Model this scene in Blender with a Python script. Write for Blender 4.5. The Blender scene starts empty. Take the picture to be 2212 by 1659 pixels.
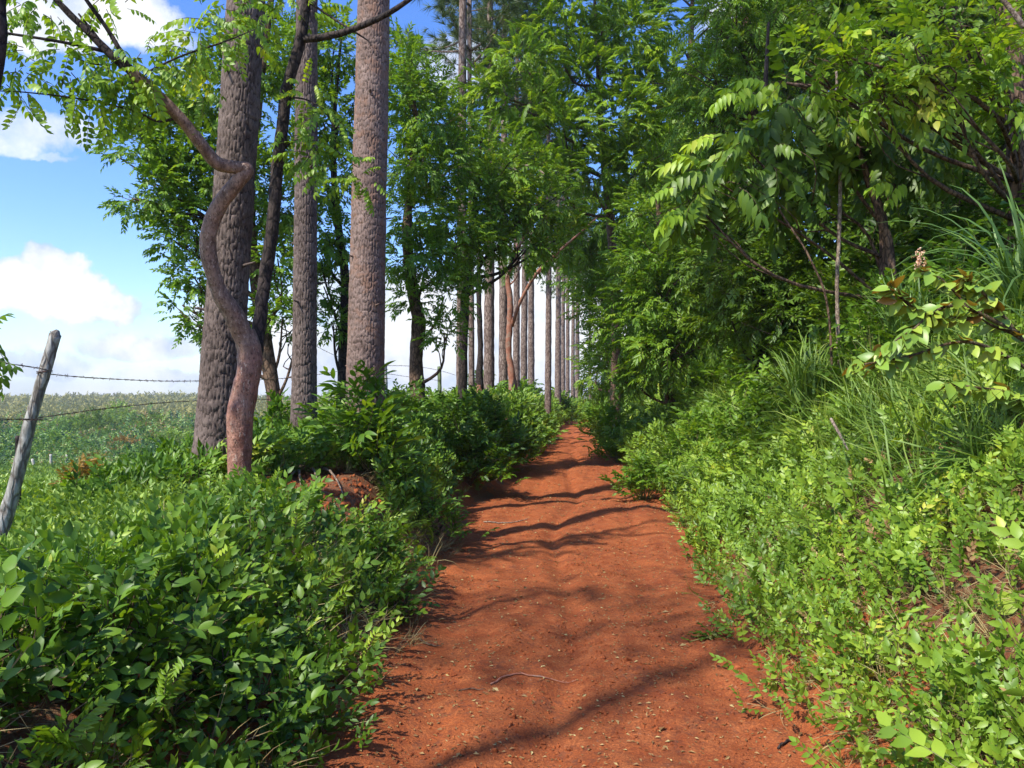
import bpy, math
import numpy as np
from mathutils import Vector
C = bpy.context.scene
COL = C.collection
rng = np.random.default_rng(11)
R = math.radians

# ------------------------------------------------------------------ camera, sky, sun, exposure
F = 1720.0; CX = 1106.0; HY = 870.0; CZ = 1.6          # picture measured on a 2212 px wide copy
cam = bpy.data.cameras.new('camera'); co = bpy.data.objects.new('camera', cam); COL.objects.link(co)
co.location = (0, 0, CZ); co.rotation_euler = (R(90), 0, 0)
cam.lens = 28.0; cam.sensor_width = 36.0; cam.shift_y = (HY - 829.5) / 2212.0
cam.clip_end = 6000; cam.clip_start = 0.05
C.camera = co
SUN_EL, SUN_AZ = 50.0, 227.0          # azimuth clockwise from +Y: behind the camera, to the left
sd = Vector((math.sin(R(SUN_AZ)) * math.cos(R(SUN_EL)), math.cos(R(SUN_AZ)) * math.cos(R(SUN_EL)), math.sin(R(SUN_EL))))
sl = bpy.data.lights.new('sun', 'SUN'); sl.energy = 3.6; sl.angle = R(1.1); sl.color = (1.0, 0.95, 0.86)
so = bpy.data.objects.new('sun', sl); COL.objects.link(so); so.rotation_euler = sd.to_track_quat('Z', 'Y').to_euler()
C.view_settings.view_transform = 'Standard'; C.view_settings.look = 'None'
C.view_settings.exposure = 0.99; C.view_settings.gamma = 1.0

def W(vx, vy, d):
    return np.array([(vx - CX) / F * d, d, CZ - (vy - HY) / F * d])

class NT:
    """small node helper"""
    def __init__(s, tree): s.t = tree; s.n = tree.nodes; s.l = tree.links
    def node(s, typ, **kw):
        nd = s.n.new(typ)
        for k, v in kw.items():
            if k.startswith('i_'):
                key = k[2:]; key = int(key) if key.isdigit() else key.replace('_', ' ')
                s.set(nd.inputs[key], v)
            else: setattr(nd, k, v)
        return nd
    def set(s, sock, v):
        if isinstance(v, bpy.types.NodeSocket): s.l.new(v, sock)
        else: sock.default_value = v
    def math(s, op, a, b=0.0, c=None, clamp=False):
        nd = s.n.new('ShaderNodeMath'); nd.operation = op; nd.use_clamp = clamp
        s.set(nd.inputs[0], a); s.set(nd.inputs[1], b)
        if c is not None: s.set(nd.inputs[2], c)
        return nd.outputs[0]
    def ramp(s, f, stops, interp='LINEAR'):
        nd = s.n.new('ShaderNodeValToRGB'); s.set(nd.inputs[0], f); cr = nd.color_ramp; cr.interpolation = interp
        while len(cr.elements) < len(stops): cr.elements.new(0.5)
        for e, (p, c) in zip(cr.elements, stops):
            e.position = p; e.color = (c, c, c, 1) if isinstance(c, (int, float)) else (*c, 1)
        return nd.outputs[0]
    def mix(s, f, a, b, blend='MIX'):
        nd = s.n.new('ShaderNodeMix'); nd.data_type = 'RGBA'; nd.blend_type = blend
        s.set(nd.inputs[0], f)
        for i, v in ((6, a), (7, b)):
            if isinstance(v, tuple) and len(v) == 3: v = (*v, 1)
            s.set(nd.inputs[i], v)
        return nd.outputs[2]
    def noise(s, vec, scale, detail=4, rough=0.55, dist=0.0):
        nd = s.n.new('ShaderNodeTexNoise'); s.set(nd.inputs['Vector'], vec)
        nd.inputs['Scale'].default_value = scale; nd.inputs['Detail'].default_value = detail
        nd.inputs['Roughness'].default_value = rough; nd.inputs['Distortion'].default_value = dist
        return nd.outputs[0]

def build_world():
    w = bpy.data.worlds.new('World'); C.world = w; w.use_nodes = True
    n = NT(w.node_tree); n.n.clear()
    sky = n.node('ShaderNodeTexSky'); sky.sky_type = 'NISHITA'; sky.sun_disc = False
    sky.sun_elevation = R(SUN_EL); sky.sun_rotation = R(SUN_AZ); sky.air_density = 1.0; sky.dust_density = 0.6; sky.ozone_density = 3.0
    hs = n.node('ShaderNodeHueSaturation'); hs.inputs['Saturation'].default_value = 1.28; hs.inputs['Hue'].default_value = .515; n.l.new(sky.outputs[0], hs.inputs['Color'])
    b1 = n.node('ShaderNodeBackground'); n.l.new(hs.outputs[0], b1.inputs[0]); b1.inputs[1].default_value = 0.15
    tc = n.node('ShaderNodeTexCoord'); d = tc.outputs['Generated']
    sp = n.node('ShaderNodeSeparateXYZ'); n.l.new(d, sp.inputs[0]); x, y, z = sp.outputs
    # slow warp of the direction so that cloud outlines billow
    nz = n.n.new('ShaderNodeTexNoise'); n.l.new(d, nz.inputs['Vector']); nz.inputs['Scale'].default_value = 13; nz.inputs['Detail'].default_value = 6; nz.inputs['Roughness'].default_value = 0.6
    ns = n.node('ShaderNodeSeparateColor'); n.l.new(nz.outputs['Color'], ns.inputs[0])
    az = n.math('ARCTAN2', x, y); el = n.math('ARCSINE', z)
    azw = n.math('ADD', az, n.math('MULTIPLY', n.math('SUBTRACT', ns.outputs[0], 0.5), 0.10))
    elw = n.math('ADD', el, n.math('MULTIPLY', n.math('SUBTRACT', ns.outputs[1], 0.5), 0.085))
    def ang(vx, vy):
        a = math.atan((vx - CX) / F); e = math.atan(-(vy - HY) / F * math.cos(a)); return a, e
    tot = None
    blobs = [(95, 630, 135, 62, 1.5), (130, 590, 75, 62, 1.5), (210, 645, 90, 42, 1.3), (20, 640, 70, 42, 1.3),
             (215, 30, 150, 75, 1.2), (60, 40, 110, 55, 1.2), (330, 80, 100, 35, .9), (85, 285, 130, 42, .62), (20, 310, 90, 30, .6), (110, 345, 70, 12, .45),
             (310, 755, 150, 40, 1.0), (260, 740, 70, 42, .9), (60, 790, 130, 34, .8), (330, 830, 120, 24, .8), (640, 780, 190, 90, 1.1), (720, 640, 150, 70, .75),
             (900, 720, 220, 150, 1.3), (1180, 700, 260, 200, 1.5), (1000, 150, 160, 60, .6), (1700, 40, 200, 80, .9), (480, 690, 120, 50, .7)]
    for vx, vy, rx, ry, s in blobs:
        a, e = ang(vx, vy)
        qa = n.math('DIVIDE', n.math('SUBTRACT', azw, a), rx / F); qe = n.math('DIVIDE', n.math('SUBTRACT', elw, e), ry / F)
        q = n.math('ADD', n.math('POWER', qa, 2.0), n.math('POWER', qe, 2.0))
        g = n.math('MULTIPLY', n.math('SUBTRACT', 1.25, q, clamp=True), s)
        tot = g if tot is None else n.math('MAXIMUM', tot, g)
    # clouds all over the rest of the sky, thickening to the horizon
    fl = n.node('ShaderNodeCombineXYZ'); n.set(fl.inputs[0], az); n.set(fl.inputs[1], n.math('MULTIPLY', el, 3.2)); 
    wide = n.noise(fl.outputs[0], 5.0, 6, .6)
    wm = n.math('MULTIPLY', n.ramp(wide, [(.50, 0.0), (.72, 1.0)]), n.ramp(el, [(0.0, .85), (.16, .45), (.36, .35)]))
    tot = n.math('MAXIMUM', tot, wm)
    fine = n.noise(d, 34, 5, .65)
    m = n.ramp(n.math('ADD', tot, n.math('MULTIPLY', n.math('SUBTRACT', fine, .5), .55)), [(.24, 0.0), (.66, .80), (1.0, 1.0)])
    hz = n.ramp(el, [(0.0, .62), (.05, .24), (.12, .05), (.22, 0.0)])
    m = n.math('MAXIMUM', m, hz)
    # cloud tone: white with grey-blue undersides
    t2 = n.noise(d, 16, 5, .6)
    cc = n.mix(n.ramp(n.math('ADD', t2, n.math('MULTIPLY', tot, .18)), [(.44, 0.0), (.74, 1.0)]), (.42, .52, .68), (.86, .88, .90))
    b2 = n.node('ShaderNodeBackground'); n.l.new(cc, b2.inputs[0]); b2.inputs[1].default_value = .68
    mx = n.node('ShaderNodeMixShader'); n.set(mx.inputs[0], m); n.l.new(b1.outputs[0], mx.inputs[1]); n.l.new(b2.outputs[0], mx.inputs[2])
    out = n.node('ShaderNodeOutputWorld'); n.l.new(mx.outputs[0], out.inputs[0])
build_world()

# ------------------------------------------------------------------ numpy noise
def _h2(i, j, s=0):
    v = np.sin(i * 127.1 + j * 311.7 + s * 74.7) * 43758.5453
    return v - np.floor(v)
def vnoise2(x, y, s=0):
    i = np.floor(x); j = np.floor(y); fx = x - i; fy = y - j
    fx = fx * fx * (3 - 2 * fx); fy = fy * fy * (3 - 2 * fy)
    a = _h2(i, j, s); b = _h2(i + 1, j, s); c = _h2(i, j + 1, s); d = _h2(i + 1, j + 1, s)
    return (a * (1 - fx) + b * fx) * (1 - fy) + (c * (1 - fx) + d * fx) * fy
def fbm2(x, y, o=4, s=0):
    t = 0; a = .5; n = 0
    for k in range(o):
        t = t + a * vnoise2(x * 2 ** k, y * 2 ** k, s + k); n += a; a *= .5
    return t / n - .5
def _h3(i, j, k, s=0):
    v = np.sin(i * 127.1 + j * 311.7 + k * 191.3 + s * 74.7) * 43758.5453
    return v - np.floor(v)
def vnoise3(p, s=0):
    i = np.floor(p); f = p - i; f = f * f * (3 - 2 * f); t = 0
    for a in (0, 1):
        for b in (0, 1):
            for c in (0, 1):
                w = (f[:, 0] if a else 1 - f[:, 0]) * (f[:, 1] if b else 1 - f[:, 1]) * (f[:, 2] if c else 1 - f[:, 2])
                t = t + w * _h3(i[:, 0] + a, i[:, 1] + b, i[:, 2] + c, s)
    return t
def sstep(t): t = np.clip(t, 0, 1); return t * t * (3 - 2 * t)

# ------------------------------------------------------------------ the lie of the land
_ty = np.arange(-30, 1200, 1.0)
_tx = np.interp(_ty, [-30, 0, 3.5, 6.4, 12, 21, 33, 46, 65, 80, 120, 300], [-1.5, .1, .3, .42, .95, 1.75, 2.6, 3.6, 6.2, 9.5, 24, 90])
_k = np.hanning(9); _k /= _k.sum(); _tx = np.convolve(np.pad(_tx, 4, mode='edge'), _k, 'valid')
def pc(y): return np.interp(y, _ty, _tx)
def hl(y): return np.interp(y, [0, 3.5, 6.4, 9, 12, 16, 25, 60], [1.12, 1.12, 1.22, 1.35, 1.6, 1.3, 1.15, 1.15])
def hr(y): return np.interp(y, [0, 3.5, 6.4, 9, 12, 15, 25, 60], [1.1, 1.08, 1.2, 1.5, 1.58, 1.35, 1.25, 1.2])
def height(x, y):
    x = np.asarray(x, float); y = np.asarray(y, float)
    u = x - pc(y); tl = -u - hl(y) - .12 * fbm2(y * .7, x * 0 + 3, 3, 5); tr = u - hr(y) - .16 * fbm2(y * .6, x * 0 + 9, 3, 8)
    bank = np.interp(y, [0, 3, 5, 6.4, 8, 17, 60], [.58, .56, .58, .66, .84, 1.05, 1.15])
    z = bank * sstep(tl / 1.0) - (bank - .74) * sstep((tl - 2.2) / 3) * (bank > .74) - .15 * np.clip(tl - np.interp(y, [6, 9], [1.7, 2.3]), 0, 34) - .012 * np.clip(tl - 36, 0, 300)
    z = z + np.interp(tr, [0, .45, 1.2, 2.2, 3.5, 6, 15, 40, 200], [0, .30, .98, 1.80, 2.50, 3.1, 3.6, 3.9, 4])
    # concave track with ruts and a washed-out hollow
    inp = sstep((1.5 - np.abs(u)) / .6)
    z = z + inp * (.035 * (u / 1.2) ** 2 + .045 * fbm2(x * 1.1, y * .45, 4, 2) - .055 * np.exp(-((u + .1 + .13 * np.sin(y * .8)) / .11) ** 2) - .03 * np.exp(-((u - .75 - .08 * np.sin(y * .6)) / .16) ** 2) - .03 * np.exp(-((u + .85 - .1 * np.sin(y * .5)) / .15) ** 2))
    z = z + .17 * np.exp(-((y - 17.8) / 1.3) ** 2) * inp - .10 * np.exp(-((y - 14.6) / 1.4) ** 2) * inp + .10 * np.exp(-((y - 11.2) / 1.1) ** 2) * inp * sstep((u + 1.2) / 2) + .08 * np.exp(-((y - 24) / 1.5) ** 2) * inp
    off = np.clip((np.minimum(tl, 4) + np.clip(tr, 0, 4)), 0, 1)
    z = z + .14 * off * fbm2(x * 1.3, y * 1.3, 4, 3) * np.where(u < 0, .8, 1.4)
    r = np.hypot(x, y)
    hill = sstep((r - 170) / 420)
    z = z + hill * (8.5 + 9 * fbm2(x / 110 + 7, y / 150, 4, 21)) * sstep((-u - 5) / 60) + hill * 4 * sstep((u - 5) / 60)
    return z
def ray_ground(vx, vy):
    d = np.arange(2.0, 700, .05); X = (vx - CX) / F * d; Z = CZ - (vy - HY) / F * d
    k = np.argmax(Z < height(X, d)); return np.array([X[k], d[k], float(height(X[k], d[k]))])

# ------------------------------------------------------------------ mesh collecting
class Buf:
    def __init__(s): s.v = []; s.t = []; s.q = []; s.tm = []; s.qm = []; s.r = []; s.h = []; s.nv = 0
    def add(s, v, t=None, q=None, tm=0, qm=0, r=None, h=None):
        v = np.asarray(v, float).reshape(-1, 3); n = len(v)
        s.v.append(v); s.r.append(np.full(n, .5) if r is None else np.broadcast_to(r, (n,)).astype(float))
        s.h.append(np.full(n, .5) if h is None else np.broadcast_to(h, (n,)).astype(float))
        if t is not None and len(t):
            t = np.asarray(t, int); s.t.append(t + s.nv); s.tm.append(np.broadcast_to(tm, (len(t),)))
        if q is not None and len(q):
            q = np.asarray(q, int); s.q.append(q + s.nv); s.qm.append(np.broadcast_to(qm, (len(q),)))
        s.nv += n
    def mesh(s, name, mats, smooth=True, origin=None):
        v = np.concatenate(s.v)
        if origin is not None: v = v - np.asarray(origin)
        t = np.concatenate(s.t) if s.t else np.zeros((0, 3), int); q = np.concatenate(s.q) if s.q else np.zeros((0, 4), int)
        me = bpy.data.meshes.new(name); me.vertices.add(len(v)); me.vertices.foreach_set('co', v.astype(np.float32).ravel())
        nl = len(t) * 3 + len(q) * 4; me.loops.add(nl)
        me.loops.foreach_set('vertex_index', np.concatenate([t.ravel(), q.ravel()]).astype(np.int32))
        me.polygons.add(len(t) + len(q))
        ls = np.concatenate([np.arange(len(t)) * 3, len(t) * 3 + np.arange(len(q)) * 4]).astype(np.int32)
        me.polygons.foreach_set('loop_start', ls)
        mi = np.concatenate(([*s.tm] if s.tm else []) + ([*s.qm] if s.qm else [])).astype(np.int32)
        me.polygons.foreach_set('material_index', mi)
        me.polygons.foreach_set('use_smooth', np.full(len(t) + len(q), smooth, dtype=bool))
        a = me.attributes.new('rnd', 'FLOAT', 'POINT'); a.data.foreach_set('value', np.concatenate(s.r).astype(np.float32))
        a = me.attributes.new('hgt', 'FLOAT', 'POINT'); a.data.foreach_set('value', np.concatenate(s.h).astype(np.float32))
        for m in (mats if isinstance(mats, (list, tuple)) else [mats]): me.materials.append(m)
        me.update(calc_edges=True); me.validate()
        return me
def link(name, me, parent=None, loc=None):
    o = bpy.data.objects.new(name, me); COL.objects.link(o)
    if loc is not None: o.location = tuple(float(c) for c in loc)
    if parent is not None: o.parent = parent
    return o
def tag(o, label=None, cat=None, group=None, kind=None):
    if label: o['label'] = label
    if cat: o['category'] = cat
    if group: o['group'] = group
    if kind: o['kind'] = kind
    return o
def thing(name, loc, label, cat, group=None):
    o = bpy.data.objects.new(name, None); COL.objects.link(o); o.location = tuple(float(c) for c in loc); o.empty_display_size = .1
    return tag(o, label, cat, group)

# ------------------------------------------------------------------ materials
def new_mat(name):
    m = bpy.data.materials.new(name); m.use_nodes = True; n = NT(m.node_tree); n.n.clear()
    out = n.node('ShaderNodeOutputMaterial'); p = n.node('ShaderNodeBsdfPrincipled'); n.l.new(p.outputs[0], out.inputs[0])
    return m, n, p, out
def attr(n, name): return n.node('ShaderNodeAttribute', attribute_name=name).outputs['Fac']
def leaf_mat(name, stops, rough=.42, trans=.32, tint=(1.25, 1.15, .35), back=None, spec=.35):
    m, n, p, out = new_mat(name)
    r = attr(n, 'rnd'); geo = n.node('ShaderNodeNewGeometry')
    pn = n.noise(geo.outputs['Position'], 1.3, 2, .5)
    f = n.math('ADD', n.math('MULTIPLY', r, .75), n.math('MULTIPLY', n.math('SUBTRACT', pn, .37), .75), clamp=True)
    c = n.ramp(f, stops)
    if back is not None: c = n.mix(geo.outputs['Backfacing'], c, back)
    n.set(p.inputs['Base Color'], c); p.inputs['Roughness'].default_value = rough; p.inputs['Specular IOR Level'].default_value = spec
    tr = n.node('ShaderNodeBsdfTranslucent'); n.set(tr.inputs[0], n.mix(1.0, c, tint, 'MULTIPLY'))
    mx = n.node('ShaderNodeMixShader'); mx.inputs[0].default_value = trans
    n.l.new(p.outputs[0], mx.inputs[1]); n.l.new(tr.outputs[0], mx.inputs[2]); n.l.new(mx.outputs[0], out.inputs[0])
    return m
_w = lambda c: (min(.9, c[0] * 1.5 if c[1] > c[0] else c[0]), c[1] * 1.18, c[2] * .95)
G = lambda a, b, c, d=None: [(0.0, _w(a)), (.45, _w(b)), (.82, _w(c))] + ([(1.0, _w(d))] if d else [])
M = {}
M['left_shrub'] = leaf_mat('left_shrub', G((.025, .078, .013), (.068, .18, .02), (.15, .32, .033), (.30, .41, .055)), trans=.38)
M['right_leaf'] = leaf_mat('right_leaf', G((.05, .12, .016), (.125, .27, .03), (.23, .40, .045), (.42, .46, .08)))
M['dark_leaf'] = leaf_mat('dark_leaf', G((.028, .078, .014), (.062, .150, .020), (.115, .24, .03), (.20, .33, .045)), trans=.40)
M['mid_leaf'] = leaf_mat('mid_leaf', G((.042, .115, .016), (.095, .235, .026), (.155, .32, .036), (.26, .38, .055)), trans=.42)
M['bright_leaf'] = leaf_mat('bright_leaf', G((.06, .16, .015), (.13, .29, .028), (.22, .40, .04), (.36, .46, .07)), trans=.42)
M['lime_leaf'] = leaf_mat('lime_leaf', G((.10, .24, .02), (.19, .38, .03), (.30, .48, .05), (.4, .5, .1)), trans=.4)
M['crop'] = leaf_mat('crop', G((.06, .15, .025), (.13, .27, .05), (.21, .38, .08), (.33, .47, .12)))
M['scrub'] = leaf_mat('scrub', G((.10, .14, .045), (.18, .22, .07), (.25, .28, .10), (.30, .24, .10)), trans=.2, rough=.7)  # olive scrub tones, lightened to paint in some of the distance haze
M['brush'] = leaf_mat('brush', [(0.0, (.022, .060, .030)), (.30, (.040, .115, .030)), (.52, (.12, .24, .05)), (.75, (.24, .36, .07)), (.86, (.24, .17, .07)), (1.0, (.30, .17, .06))], trans=.25)
M['rusty_leaf'] = leaf_mat('rusty_leaf', G((.16, .10, .03), (.30, .15, .04), (.38, .20, .06), (.25, .28, .06)))
M['grass'] = leaf_mat('grass', G((.05, .12, .02), (.10, .22, .035), (.18, .30, .06), (.40, .38, .16)), rough=.5, trans=.3)
M['blue_grass'] = leaf_mat('blue_grass', G((.04, .11, .03), (.09, .20, .05), (.15, .28, .08), (.35, .38, .16)), rough=.4, trans=.3)
M['needle'] = leaf_mat('needle', G((.03, .065, .02), (.055, .11, .028), (.09, .15, .035), (.16, .19, .06)), rough=.5, trans=.15)
M['ovate'] = leaf_mat('ovate', G((.09, .21, .04), (.15, .31, .05), (.25, .40, .06), (.5, .48, .14)), back=(.30, .17, .035), trans=.28, rough=.38)
M['dead_leaf'] = leaf_mat('dead_leaf', G((.16, .07, .03), (.34, .19, .09), (.52, .38, .20), (.60, .52, .22)), trans=.1, rough=.7)
M['straw'] = leaf_mat('straw', G((.14, .07, .035), (.26, .16, .08), (.38, .27, .14), (.46, .36, .2)), trans=.1, rough=.7)
M['flower'] = leaf_mat('flower', G((.55, .22, .20), (.65, .32, .28), (.72, .45, .38)), trans=.2, rough=.6)

def bark_mat(name, lo, hi, furrow, zs=.35, sc=9, patch=None, bump=.5, use_h=False, fam=1.0):
    m, n, p, out = new_mat(name)
    geo = n.node('ShaderNodeNewGeometry'); mp = n.node('ShaderNodeMapping'); n.l.new(geo.outputs['Position'], mp.inputs[0]); mp.inputs['Scale'].default_value = (1, 1, zs)
    vec = mp.outputs[0]
    vo = n.node('ShaderNodeTexVoronoi', feature='DISTANCE_TO_EDGE'); 
    ds = n.node('ShaderNodeVectorMath', operation='ADD'); n.l.new(vec, ds.inputs[0])
    nn = n.n.new('ShaderNodeTexNoise'); n.l.new(vec, nn.inputs['Vector']); nn.inputs['Scale'].default_value = sc * 1.4
    sc_ = n.node('ShaderNodeVectorMath', operation='SCALE'); n.l.new(nn.outputs['Color'], sc_.inputs[0]); sc_.inputs['Scale'].default_value = .06
    n.l.new(sc_.outputs[0], ds.inputs[1]); n.l.new(ds.outputs[0], vo.inputs['Vector']); vo.inputs['Scale'].default_value = sc
    edge = n.ramp(vo.outputs['Distance'], [(.0, 0.0), (.16, 1.0)])
    big = n.noise(geo.outputs['Position'], 3.4, 6, .65); fine = n.noise(vec, 75, 5, .75)
    col = n.mix(n.ramp(n.math('ADD', n.math('MULTIPLY', big, .55), n.math('MULTIPLY', fine, .45)), [(.40, 0.0), (.60, 1.0)]), lo, hi)
    col = n.mix(n.ramp(n.noise(vec, 34, 4, .7), [(.50, 0.0), (.62, .6)]), col, furrow)
    if patch: col = n.mix(n.ramp(n.noise(geo.outputs['Position'], 5.5, 4, .6), [(.50, 0.0), (.62, 1.0)]), col, patch)
    e = n.ramp(attr(n, 'hgt'), [(.1, .1), (.75, 1.0)]) if use_h else edge
    col = n.mix(n.math('MULTIPLY', n.math('SUBTRACT', 1.0, e, clamp=True), fam), col, furrow)
    n.set(p.inputs['Base Color'], col); p.inputs['Roughness'].default_value = .85; p.inputs['Specular IOR Level'].default_value = .2
    hgt = n.math('ADD', n.math('MULTIPLY', edge, 0.0 if use_h else fam), n.math('MULTIPLY', fine, .6))
    b = n.node('ShaderNodeBump'); b.inputs['Strength'].default_value = bump; b.inputs['Distance'].default_value = .012
    n.set(b.inputs['Height'], hgt); n.l.new(b.outputs[0], p.inputs['Normal'])
    return m
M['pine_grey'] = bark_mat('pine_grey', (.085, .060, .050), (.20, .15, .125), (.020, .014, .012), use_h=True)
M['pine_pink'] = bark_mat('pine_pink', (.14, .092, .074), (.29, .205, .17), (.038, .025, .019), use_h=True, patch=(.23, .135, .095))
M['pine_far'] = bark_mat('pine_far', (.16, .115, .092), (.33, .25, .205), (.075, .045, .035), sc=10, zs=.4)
M['red_bark'] = bark_mat('red_bark', (.24, .095, .055), (.42, .20, .13), (.15, .05, .03), sc=9, zs=1.6, patch=(.27, .19, .14), bump=.5, fam=.16)
def peel_mat():
    m, n, p, out = new_mat('peeling_bark')
    geo = n.node('ShaderNodeNewGeometry'); P = geo.outputs['Position']; sp = n.node('ShaderNodeSeparateXYZ'); n.l.new(P, sp.inputs[0])
    mp = n.node('ShaderNodeMapping'); n.l.new(P, mp.inputs[0]); mp.inputs['Scale'].default_value = (1, 1, .45)
    up = n.ramp(n.math('ADD', n.math('MULTIPLY', n.math('SUBTRACT', sp.outputs[2], 1.35), .7), n.math('MULTIPLY', n.math('SUBTRACT', n.noise(P, 5, 4, .6), .5), 1.2)), [(0.15, 0.0), (.65, 1.0)])
    a = n.mix(n.ramp(n.noise(mp.outputs[0], 13, 5, .65), [(.38, 0.0), (.62, 1.0)]), (.17, .065, .042), (.37, .185, .125))
    g_ = n.mix(n.ramp(n.noise(mp.outputs[0], 16, 5, .65), [(.38, 0.0), (.62, 1.0)]), (.13, .072, .048), (.33, .20, .14))
    a = n.mix(up, a, g_)
    a = n.mix(n.ramp(n.noise(mp.outputs[0], 48, 3, .6), [(.60, 0.0), (.66, .75)]), a, (.46, .33, .25))
    a = n.mix(n.ramp(n.noise(mp.outputs[0], 70, 4, .7), [(.54, 0.0), (.62, .8)]), a, (.06, .025, .018))
    n.set(p.inputs['Base Color'], a); p.inputs['Roughness'].default_value = .62; p.inputs['Specular IOR Level'].default_value = .3
    h = n.math('ADD', n.noise(mp.outputs[0], 48, 5, .7), n.math('MULTIPLY', n.noise(P, 15, 3, .6), 1.5))
    b = n.node('ShaderNodeBump'); b.inputs['Strength'].default_value = .8; b.inputs['Distance'].default_value = .012; n.set(b.inputs['Height'], h); n.l.new(b.outputs[0], p.inputs['Normal'])
    return m
M['peel'] = peel_mat()
M['twist_bark'] = bark_mat('twist_bark', (.11, .065, .045), (.25, .15, .10), (.06, .035, .025), sc=10, zs=1.2, patch=(.22, .11, .075), bump=.5, fam=.2)
M['dark_bark'] = bark_mat('dark_bark', (.035, .026, .022), (.085, .062, .05), (.012, .009, .008), sc=16, zs=.5)
M['brown_bark'] = bark_mat('brown_bark', (.11, .065, .04), (.22, .14, .09), (.04, .025, .016), sc=14, zs=.5)
M['pale_bark'] = bark_mat('pale_bark', (.26, .20, .14), (.40, .32, .23), (.12, .08, .06), sc=20, zs=.5)
M['twig'] = bark_mat('twig', (.10, .075, .04), (.20, .15, .08), (.05, .03, .02), sc=30, zs=.5)
M['stem_green'] = leaf_mat('stem_green', G((.07, .11, .03), (.12, .16, .05), (.18, .16, .07)), trans=0.05)
M['post'] = bark_mat('post', (.27, .26, .22), (.52, .50, .45), (.12, .10, .08), sc=16, zs=.25, patch=(.20, .19, .16), bump=.6)
M['far_post'] = bark_mat('far_post', (.48, .45, .38), (.62, .58, .50), (.35, .32, .26), sc=8, zs=.3)
M['green_post'] = bark_mat('green_post', (.12, .17, .07), (.22, .28, .13), (.06, .08, .04), sc=16, zs=.25)
def wire_mat():
    m, n, p, out = new_mat('wire'); geo = n.node('ShaderNodeNewGeometry')
    n.set(p.inputs['Base Color'], n.ramp(n.noise(geo.outputs['Position'], 20, 3), [(.4, (.12, .10, .09)), (.65, (.10, .04, .025))])); p.inputs['Metallic'].default_value = .5; p.inputs['Roughness'].default_value = .6
    return m
M['wire'] = wire_mat()

def soil_mat(name, path=True):
    m, n, p, out = new_mat(name)
    geo = n.node('ShaderNodeNewGeometry'); P = geo.outputs['Position']
    big = n.noise(P, .9, 5, .6); mid = n.noise(P, 7, 5, .65); fine = n.noise(P, 75, 5, .75); grit = n.noise(P, 220, 2, .7)
    a = n.mix(n.ramp(big, [(.36, 0.0), (.64, 1.0)]), (.28, .066, .020), (.49, .130, .036))
    a = n.mix(n.ramp(mid, [(.40, 0.0), (.68, 1.0)]), a, (.53, .165, .052))
    a = n.mix(n.math('MULTIPLY', n.ramp(fine, [(.46, 1.0), (.56, 0.0)]), .55), a, (.16, .042, .02))
    a = n.mix(n.math('MULTIPLY', n.ramp(n.noise(P, 38, 3, .6), [(.66, 0.0), (.71, 1.0)]), .75), a, (.56, .28, .15))
    vo = n.node('ShaderNodeTexVoronoi'); n.l.new(P, vo.inputs['Vector']); vo.inputs['Scale'].default_value = 26
    peb = n.ramp(vo.outputs['Distance'], [(.06, 1.0), (.16, 0.0)])
    keep = n.ramp(n.noise(P, 11, 2, .5), [(.52, 0.0), (.6, 1.0)])
    peb = n.math('MULTIPLY', peb, keep)
    a = n.mix(n.math('MULTIPLY', peb, .6), a, (.12, .035, .018))
    a = n.mix(n.math('MULTIPLY', n.ramp(n.math('MULTIPLY', n.noise(P, 3.2, 6, .72), n.noise(P, 19, 4, .7)), [(.27, 0.0), (.36, 1.0)]), .55), a, (.13, .05, .03))
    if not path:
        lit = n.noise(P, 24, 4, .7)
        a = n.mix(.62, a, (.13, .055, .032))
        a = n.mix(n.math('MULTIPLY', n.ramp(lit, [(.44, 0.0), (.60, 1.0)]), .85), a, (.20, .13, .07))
        f = attr(n, 'rnd')      # field share
        fc = n.mix(n.ramp(n.noise(P, .09, 6, .65), [(.38, 0.0), (.62, 1.0)]), (.065, .14, .03), (.13, .17, .045))
        a = n.mix(f, a, fc)
    n.set(p.inputs['Base Color'], a); p.inputs['Roughness'].default_value = .92; p.inputs['Specular IOR Level'].default_value = .15
    h = n.math('ADD', n.math('ADD', n.math('MULTIPLY', fine, .8), n.math('MULTIPLY', grit, .35)), n.math('ADD', n.math('MULTIPLY', mid, 1.2), n.math('MULTIPLY', peb, .6)))
    b = n.node('ShaderNodeBump'); b.inputs['Strength'].default_value = .9; b.inputs['Distance'].default_value = .022
    n.set(b.inputs['Height'], h); n.l.new(b.outputs[0], p.inputs['Normal'])
    return m
M['path'] = soil_mat('path'); M['ground'] = soil_mat('ground', False)

# ------------------------------------------------------------------ ground and path
def grid_mesh(us, ys, zf, name, mat, rf=None):
    U, Y = np.meshgrid(us, ys); X = U + pc(np.minimum(Y, 110)); Z = zf(X, Y, U)
    n, m = len(ys), len(us); idx = np.arange(n * m).reshape(n, m)
    q = np.stack([idx[:-1, :-1], idx[:-1, 1:], idx[1:, 1:], idx[1:, :-1]], -1).reshape(-1, 4)
    b = Buf(); b.add(np.stack([X, Y, Z], -1), q=q, r=(rf(X, Y, U).ravel() if rf else None))
    return link(name, b.mesh(name, mat))
def grow(a, b, s0, k):
    out = [a]; s = s0
    while out[-1] < b: out.append(out[-1] + s); s *= k
    return out
ur = np.array(grow(.0, 8, .05, 1.012)); ur = np.concatenate([ur, grow(ur[-1] + .3, 1500, .3, 1.12)])
ul = np.array(grow(0, 8, .05, 1.012)); ul = np.concatenate([ul, grow(ul[-1] + .3, 1500, .3, 1.07)])
us = np.concatenate([-ul[::-1], ur[1:]])
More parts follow.
